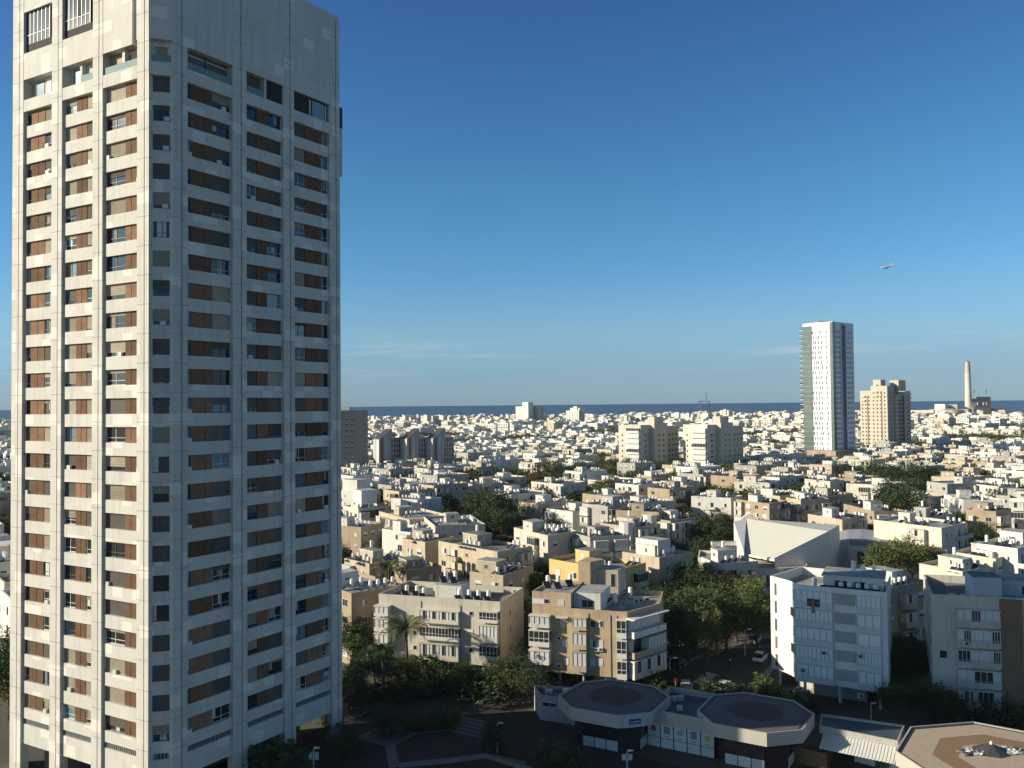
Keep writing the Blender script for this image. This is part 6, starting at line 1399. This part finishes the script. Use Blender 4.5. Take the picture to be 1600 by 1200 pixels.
# trees between the blocks
def coarse(seed, mt, rx, rz, n=46, leaf=1.3, nl=5):
    mb = crown_mb(seed, rx, rz, n, nl, leaf, mt, hollow=.6, cr=1.1); mb.v = [(x, y, z+rz*.75+2.2) for x, y, z in mb.v]; return arr(mb)
CT2 = [coarse(50+i, (M_LEAFD, M_LEAF, M_LEAFD, M_LEAFO, M_LEAF, M_LEAFB)[i], 3.8, 3.1, 120, .75, 8) for i in range(6)]
CT = [coarse(40+i, (M_LEAFD, M_LEAF, M_LEAFD, M_LEAFO, M_LEAF, M_LEAFB)[i], 4.6, 3.6) for i in range(6)]
pt_ = []
for a, b, r_ in parks:
    for _ in range(int(r_*r_*.05)):
        q = r_*math.sqrt(rc.random())*1.05; an = rc.uniform(0, 6.28); pt_.append((a+q*math.cos(an), b+q*math.sin(an)))
allt = [(y, x) for x, y in tcand+pt_ if 150 < y < 2500 and tfree(x, y)]
allt.sort(); nt_ = 0
for y, x in allt:
    px, py = proj(x, y, 5); vis = 540 < px < 1610 or -10 < px < 18
    if y < 1500 or rc.random() < .8:
        if vis and nt_ < 92 and y > 165:
            if rc.random() < .6: continue
            nt_ += 1; kind = rc.choice(('dark', 'dark', 'broad', 'olive', 'tall', 'dark')); s = rc.uniform(.55, .85) if y < 300 else rc.uniform(.85, 1.25); t = tree(kind, x, y, s, None, rc); TI.append((t, px, py, TWORD[kind]+' tree'))
        elif y > 165: far_add((CT2 if y < 650 else CT)[rc.choice((0, 0, 1, 2, 2, 3, 4, 5))], x, y, rc.uniform(0, 6.28), rc.uniform(.65, .98) if y < 300 else rc.uniform(.85, 1.4) if y < 700 else rc.uniform(1.0, 1.65))
for k in range(110):
    x = rc.uniform(-200, 1700); Y = COAST(x)-rc.uniform(20, 120); far_add(CT[rc.choice((0, 2))], x, Y, rc.uniform(0, 6.28), rc.uniform(.9, 1.4))
far_build('distant_trees', label='distant dark green trees scattered between the far buildings', cat='trees')
for it in TI: it[0]['group'] = 'bushes of the gardens' if 'bush' in it[3] else 'trees of the neighbourhood'
locate(TI, lambda w: w)
for (t, pl, z) in MIDINFO: t['group'] = 'flat-roofed blocks of the white city'
# ------------------------------------------------------------------ palms, street, cars, lamps
y = 130.5; x = GY(637, 1000, y)[0]
hp = GY(637, 992, y)[2]
palm(x, y, hp+.9, 4.6, 40, 3, 'tall date palm in sunlight in front of the cream three-storey block', droop=1.35, fat=True)
x, y = G(601, 1098); palm(x, y, GY(600, 1015, y)[2], 2.6, 46, 4, 'dark shaggy fan palm in the shade beside the plaza, left of the sunlit palm', MATS['leaf_dark'], 1.9)
x, y = G(606, 925, 0)[0], G(606, 925, 0)[1]; x, y = G(607, 893, 9); palm(x, y, 9.5, 4.2, 32, 5, 'palm with orange dates behind the cream three-storey block', droop=1.2)
x, y = G(842, 1072); palm(x, y, GY(842, 1022, y)[2], 2.2, 40, 6, 'short dark palm at the left corner of the tan bay-windowed block', MATS['leaf_dark'], 1.6)
x, y = G(746, 763, 8); palm(x, y, 8, 3.6, 24, 7, 'distant palm at the upper edge of the great dark tree clump', MATS['leaf_dark'], 1.3)
# road
sheet('road', [G(*p) for p in ((1030, 1068), (1062, 1100), (1170, 1092), (1182, 1070), (1210, 1040), (1215, 985), (1165, 975), (1160, 1005), (1110, 1022), (1045, 1040))], .012, M_ASPH)
f = Fac(G(1082, 1066), G(1104, 1049)); f2 = Fac(G(1100, 1071), G(1122, 1054))
mb = MB()
for i in range(8):
    t0 = (i+.15)/8; t1 = (i+.6)/8; a = f.a+(f.b-f.a)*t0; b = f.a+(f.b-f.a)*t1; c = f2.a+(f2.b-f2.a)*t1; d = f2.a+(f2.b-f2.a)*t0
    mb.face([(a.x, a.y, .02), (d.x, d.y, .02), (c.x, c.y, .02), (b.x, b.y, .02)], M_PAINT)
tag(mb.build('crosswalk_paint'), kind='structure')
strip('pavement_kerb', ((1045, 1040), (1110, 1022), (1160, 1005)), 1.2, 0, M_PAVE, .13); strip('pavement_kerb', ((1030, 1068), (1062, 1100)), 1.0, 0, M_PAVE, .13); strip('pavement_kerb', ((1182, 1070), (1210, 1040), (1218, 990)), 1.0, 0, M_PAVE, .13)
def car(px, py, rot, paint, label, L=4.2, W=1.75, H=1.5, van=False):
    x, y = G(px, py); t = thing('parked_car', label, 'car', (x, y, .02), rot); pm = mat('car_paint_'+paint[0], paint[1], .3, spec=.6)
    def loft(sec, name, mt, k=8):
        mb = MB(); n = len(sec)
        for (X, hw, z0, z1, r_) in sec:
            for (yy, zz) in ((-hw, z0), (-hw, z1-r_), (-hw+r_, z1), (hw-r_, z1), (hw, z1-r_), (hw, z0)): mb.v.append((X, yy, zz))
        a = mb.mi(mt)
        for i in range(n-1):
            for j in range(6): q = (j+1) % 6; mb.f.append((i*6+j, i*6+q, i*6+6+q, i*6+6+j)); mb.m.append(a)
        mb.f.append(tuple(range(5, -1, -1))); mb.m.append(a); mb.f.append(tuple((n-1)*6+j for j in range(6))); mb.m.append(a)
        return mb.build(name, t)
    h = H*.56; l = L/2
    loft([(-l, W*.40, .35, h*.80, .08), (-l+.12, W*.47, .25, h*.95, .1), (-l*.55, W*.5, .2, h*1.02, .12), (l*.3, W*.5, .2, h*1.02, .12), (l*.72, W*.48, .2, h*.92, .12), (l-.12, W*.44, .25, h*.78, .1), (l, W*.36, .35, h*.62, .08)], 'body', pm)
    rear = -l*.92 if van else -l*.8
    loft([(rear, W*.42, h, h+.05, .02), (rear+.3, W*.40, h, H*.97, .1), (-l*.1, W*.40, h, H, .1), (l*.12, W*.39, h, H*.97, .1), (l*.5, W*.41, h*.98, h*1.0, .02)], 'window_band', M_GLASS)
    mb = MB(); mb.box(rear+.35, l*.1, -W*.36, W*.36, H-.03, H+.015, pm); mb.build('roof_panel', t)
    for sx in (-1, 1):
        for sy in (-1, 1):
            mb = MB(); mb.tube((sx*l*.62, sy*W*.5-.09*sy-.1*sy, .32), (sx*l*.62, sy*W*.5+.01*sy, .32), .32, M_FRAMED, seg=12); o = mb.build('wheel', t); mb = MB(); mb.tube((sx*l*.62, sy*W*.5+.005*sy, .32), (sx*l*.62, sy*W*.5+.025*sy, .32), .17, M_METAL, seg=8); mb.build('rim', o)
    for s in (-1, 1): mb = MB(); mb.box(l-.1, l-.02, s*W*.36-.13, s*W*.36+.13, h*.62, h*.8, M_TANK); mb.build('headlight', t)
    return t
car(1072, 1081, math.radians(75), ('silver', (.45, .46, .47)), 'silver-white van behind the stop sign at the crosswalk', 4.4, 1.8, 1.75, True)
car(1135, 1080, math.radians(35), ('white', (.75, .75, .74)), 'white compact car behind the middle octagonal pavilion', 4.1, 1.8, 1.55)
car(1121, 1092, math.radians(35), ('lime', (.42, .50, .12)), 'yellow-green car half hidden behind the middle pavilion roof', 3.9, 1.7, 1.45)
car(1188, 1032, math.radians(60), ('pearl', (.65, .65, .66)), 'white car parked at the street beside the sunlit block end', 4.2, 1.75, 1.5)
car(1180, 1004, math.radians(60), ('grey', (.3, .31, .32)), 'grey car parked farther up the street', 4.2, 1.75, 1.5)
car(1052, 1042, math.radians(-20), ('dark', (.06, .07, .08)), 'dark car in deep shade beside the trees', 4.2, 1.75, 1.5)
def lamp(px, pyb, pyt, label, rot=0.0, arm=1.0, banner=False, double=False):
    x, y = G(px, pyb); h = GY(px, pyt, y)[2]; t = thing('street_lamp', label, 'street lamp', (x, y, 0), rot); mb = MB(); mb.tube((0, 0, 0), (0, 0, h), .085, M_SHUT, .055, 8); mb.box(-.15, .15, -.15, .15, 0, .25, M_METAL); mb.build('pole', t)
    for s in ((-1, 1) if double else (1,)):
        mb = MB(); mb.tube((0, 0, h-.1), (s*arm, 0, h+.1), .045, M_SHUT); o = mb.build('arm', t); mb = MB(); mb.hexa([(s*arm-.3, -.14, h+.04), (s*arm+.35, -.1, h+.08), (s*arm+.35, .1, h+.08), (s*arm-.3, .14, h+.04), (s*arm-.3, -.12, h+.22), (s*arm+.35, -.08, h+.16), (s*arm+.35, .08, h+.16), (s*arm-.3, .12, h+.22)], M_TANK); mb.build('lamp_head', t)
    if banner:
        for s in (-1, 1):
            mb = MB(); mb.box(s*.12, s*.62, -.02, .02, h*.52, h*.86, M_BLUEGREY); mb.box(s*.2, s*.54, -.03, .03, h*.60, h*.76, M_SHUT); mb.build('banner', t)
    return t
lamp(1047, 1066, 1029, 'white street lamp at the right corner of the tan bay-windowed block', 0, .9)
lamp(574, 1040, 998, 'street lamp among dark bushes left of the sunlit palm', math.pi, .5)
lamp(777, 1176, 1131, 'street lamp with pale banners beside the plaza steps', 0, .4, True)
lamp(980, 1203, 1174, 'street lamp with pale banners in front of the first octagonal pavilion', 0, .4, True)
lamp(490, 1206, 1170, 'street lamp with banner at the foot of the big tower', 0, .4, True)
lamp(1164, 1024, 984, 'street lamp beside the street between park trees and the sunlit white end', 0, .8)
lamp(1516, 1122, 1042, 'tall dark street lamp in front of the brown-striped block', math.pi, .8)
lamp(1150, 962, 931, 'white street lamp among the park trees', 0, .5)
lamp(1361, 1125, 1100, 'short lamp in the dark garden right of the white stilted block', 0, .4)
# stop sign
x, y = G(1056, 1088); t = thing('stop_sign', 'red octagonal stop sign on a white pole beside the silver van', 'road sign', (x, y, 0), math.radians(5)); mb = MB(); mb.tube((0, 0, 0), (0, 0, 2.3), .04, M_SHUT); mb.build('pole', t)
M_RED = mat('sign_red', (.45, .02, .02), .5); mb = MB()
P8 = [(.42*math.cos(math.pi/8+i*math.pi/4), .42*math.sin(math.pi/8+i*math.pi/4)) for i in range(8)]
mb.face([(a, -.06, 2.35+b) for a, b in P8], M_RED); mb.face([(a, -.03, 2.35+b) for a, b in reversed(P8)], M_METAL); mb.build('sign_plate', t)
mb = MB(); mb.box(-.06, .06, -.075, -.062, 2.15, 2.5, M_SHUT); mb.box(-.2, .2, -.075, -.062, 2.08, 2.15, M_SHUT); mb.build('hand_symbol', t)
# rider on a scooter
def figure(pts, edges, rad, mt, name, parent):
    me = bpy.data.meshes.new(name); me.from_pydata(pts, edges, []); o = link(name, me, parent); me.materials.append(mt); md = o.modifiers.new('skin', 'SKIN')
    for i, r_ in enumerate(rad): me.skin_vertices[0].data[i].radius = (r_, r_)
    me.skin_vertices[0].data[0].use_root = True; sb_ = o.modifiers.new('sub', 'SUBSURF'); sb_.levels = 1; sb_.render_levels = 1; return o
x, y = G(1140, 1047); sc_ = thing('scooter', 'dark scooter ridden on the street near the crosswalk', 'scooter', (x, y, 0), math.radians(200)); mb = MB(); mb.hexa([(-.6, -.14, .3), (.1, -.14, .25), (.1, .14, .25), (-.6, .14, .3), (-.75, -.12, .75), (-.05, -.15, .72), (-.05, .15, .72), (-.75, .12, .75)], M_FRAMED); mb.tube((.1, 0, .28), (.55, 0, .3), .1, M_FRAMED); mb.tube((.55, 0, .35), (.4, 0, 1.0), .07, M_FRAMED); mb.build('body', sc_)
mb = MB(); mb.tube((.4, -.32, 1.0), (.4, .32, 1.0), .02, M_FRAMED); mb.build('handlebar', sc_)
for X in (-.6, .6): mb = MB(); mb.tube((X, -.06, .25), (X, .06, .25), .25, M_FRAMED, seg=12); mb.build('wheel', sc_)
M_SKIN = mat('skin', (.45, .28, .2), .6); M_DKC = mat('dark_clothes', (.03, .035, .05), .8); M_WTC = mat('white_helmet', (.75, .75, .75), .3)
pr_ = thing('person', 'person in dark clothes and white helmet riding the scooter', 'person', (x, y, 0), math.radians(200))
pts = [(-.25, 0, .82), (-.22, 0, 1.1), (-.15, 0, 1.38), (-.12, 0, 1.5), (-.1, 0, 1.64), (-.15, .2, 1.36), (.08, .26, 1.16), (.36, .26, 1.04), (-.15, -.2, 1.36), (.08, -.26, 1.16), (.36, -.26, 1.04), (.12, .14, .82), (.22, .14, .4), (.32, .14, .34), (.12, -.14, .82), (.22, -.14, .4), (.32, -.14, .34)]
figure(pts, [(0, 1), (1, 2), (2, 3), (3, 4), (2, 5), (5, 6), (6, 7), (2, 8), (8, 9), (9, 10), (0, 11), (11, 12), (12, 13), (0, 14), (14, 15), (15, 16)], [.15, .15, .17, .06, .09, .08, .055, .04, .08, .055, .04, .1, .065, .05, .1, .065, .05], M_DKC, 'body', pr_)
mb = MB(); 
for i in range(4): a0, a1 = math.pi/2*i/4, math.pi/2*(i+1)/4; mb.cyl(-.1, 0, 1.62+.15*math.sin(a0), 1.62+.15*math.sin(a1), .14*math.cos(a0), M_WTC, 10, .14*math.cos(a1), cap=False)
mb.cyl(-.1, 0, 1.56, 1.62, .14, M_WTC, 10); mb.build('helmet', pr_)
# round planter and bench on the plaza
x, y = G(724, 1097); t = thing('plaza_bench', 'small dark bench in the middle of the round plaza', 'bench', (x, y, 0)); mb = MB(); mb.box(-.9, .9, -.25, .25, .38, .45, M_DECK); mb.build('seat', t)
for s in (-1, 1): mb = MB(); mb.box(s*.7-.06, s*.7+.06, -.22, .22, .02, .38, M_PAVE); mb.build('leg', t)
# ------------------------------------------------------------------ the air
hz = bpy.data.materials.new('haze_air'); hz.use_nodes = True; t_ = hz.node_tree
for n_ in list(t_.nodes): t_.nodes.remove(n_)
ho = t_.nodes.new('ShaderNodeOutputMaterial'); pv = t_.nodes.new('ShaderNodeVolumePrincipled'); pv.inputs['Color'].default_value = (0.74, 0.86, 1.0, 1); pv.inputs['Density'].default_value = 0.00004; pv.inputs['Anisotropy'].default_value = 0.0
t_.links.new(pv.outputs[0], ho.inputs['Volume'])
mb = MB(); mb.box(-4300, 5400, -600, 2500, -6, 112, hz); tag(mb.build('haze'), kind='stuff')
# ------------------------------------------------------------------ ground and sea
mb = MB(); xs = np.linspace(-4000, 5200, 120); mb.v = []
P_ = [(float(x), COAST(x)+40, 0) for x in xs]
n = 0
for i in range(len(P_)-1):
    a, b = P_[i], P_[i+1]; mb.face([(a[0], -400, 0), (b[0], -400, 0), b, a], M_GROUND); mb.face([a, b, (b[0], b[1]+60, -4.5), (a[0], a[1]+60, -4.5)], M_PAVE)
tag(mb.build('ground'), kind='structure')
mb = MB(); mb.face([(-160000, 1950, -4), (160000, 1950, -4), (160000, 160000, -4), (-160000, 160000, -4)], M_SEA); tag(mb.build('sea'), kind='structure')
bpy.context.view_layer.update()
print('OBJ', len(bpy.data.objects))
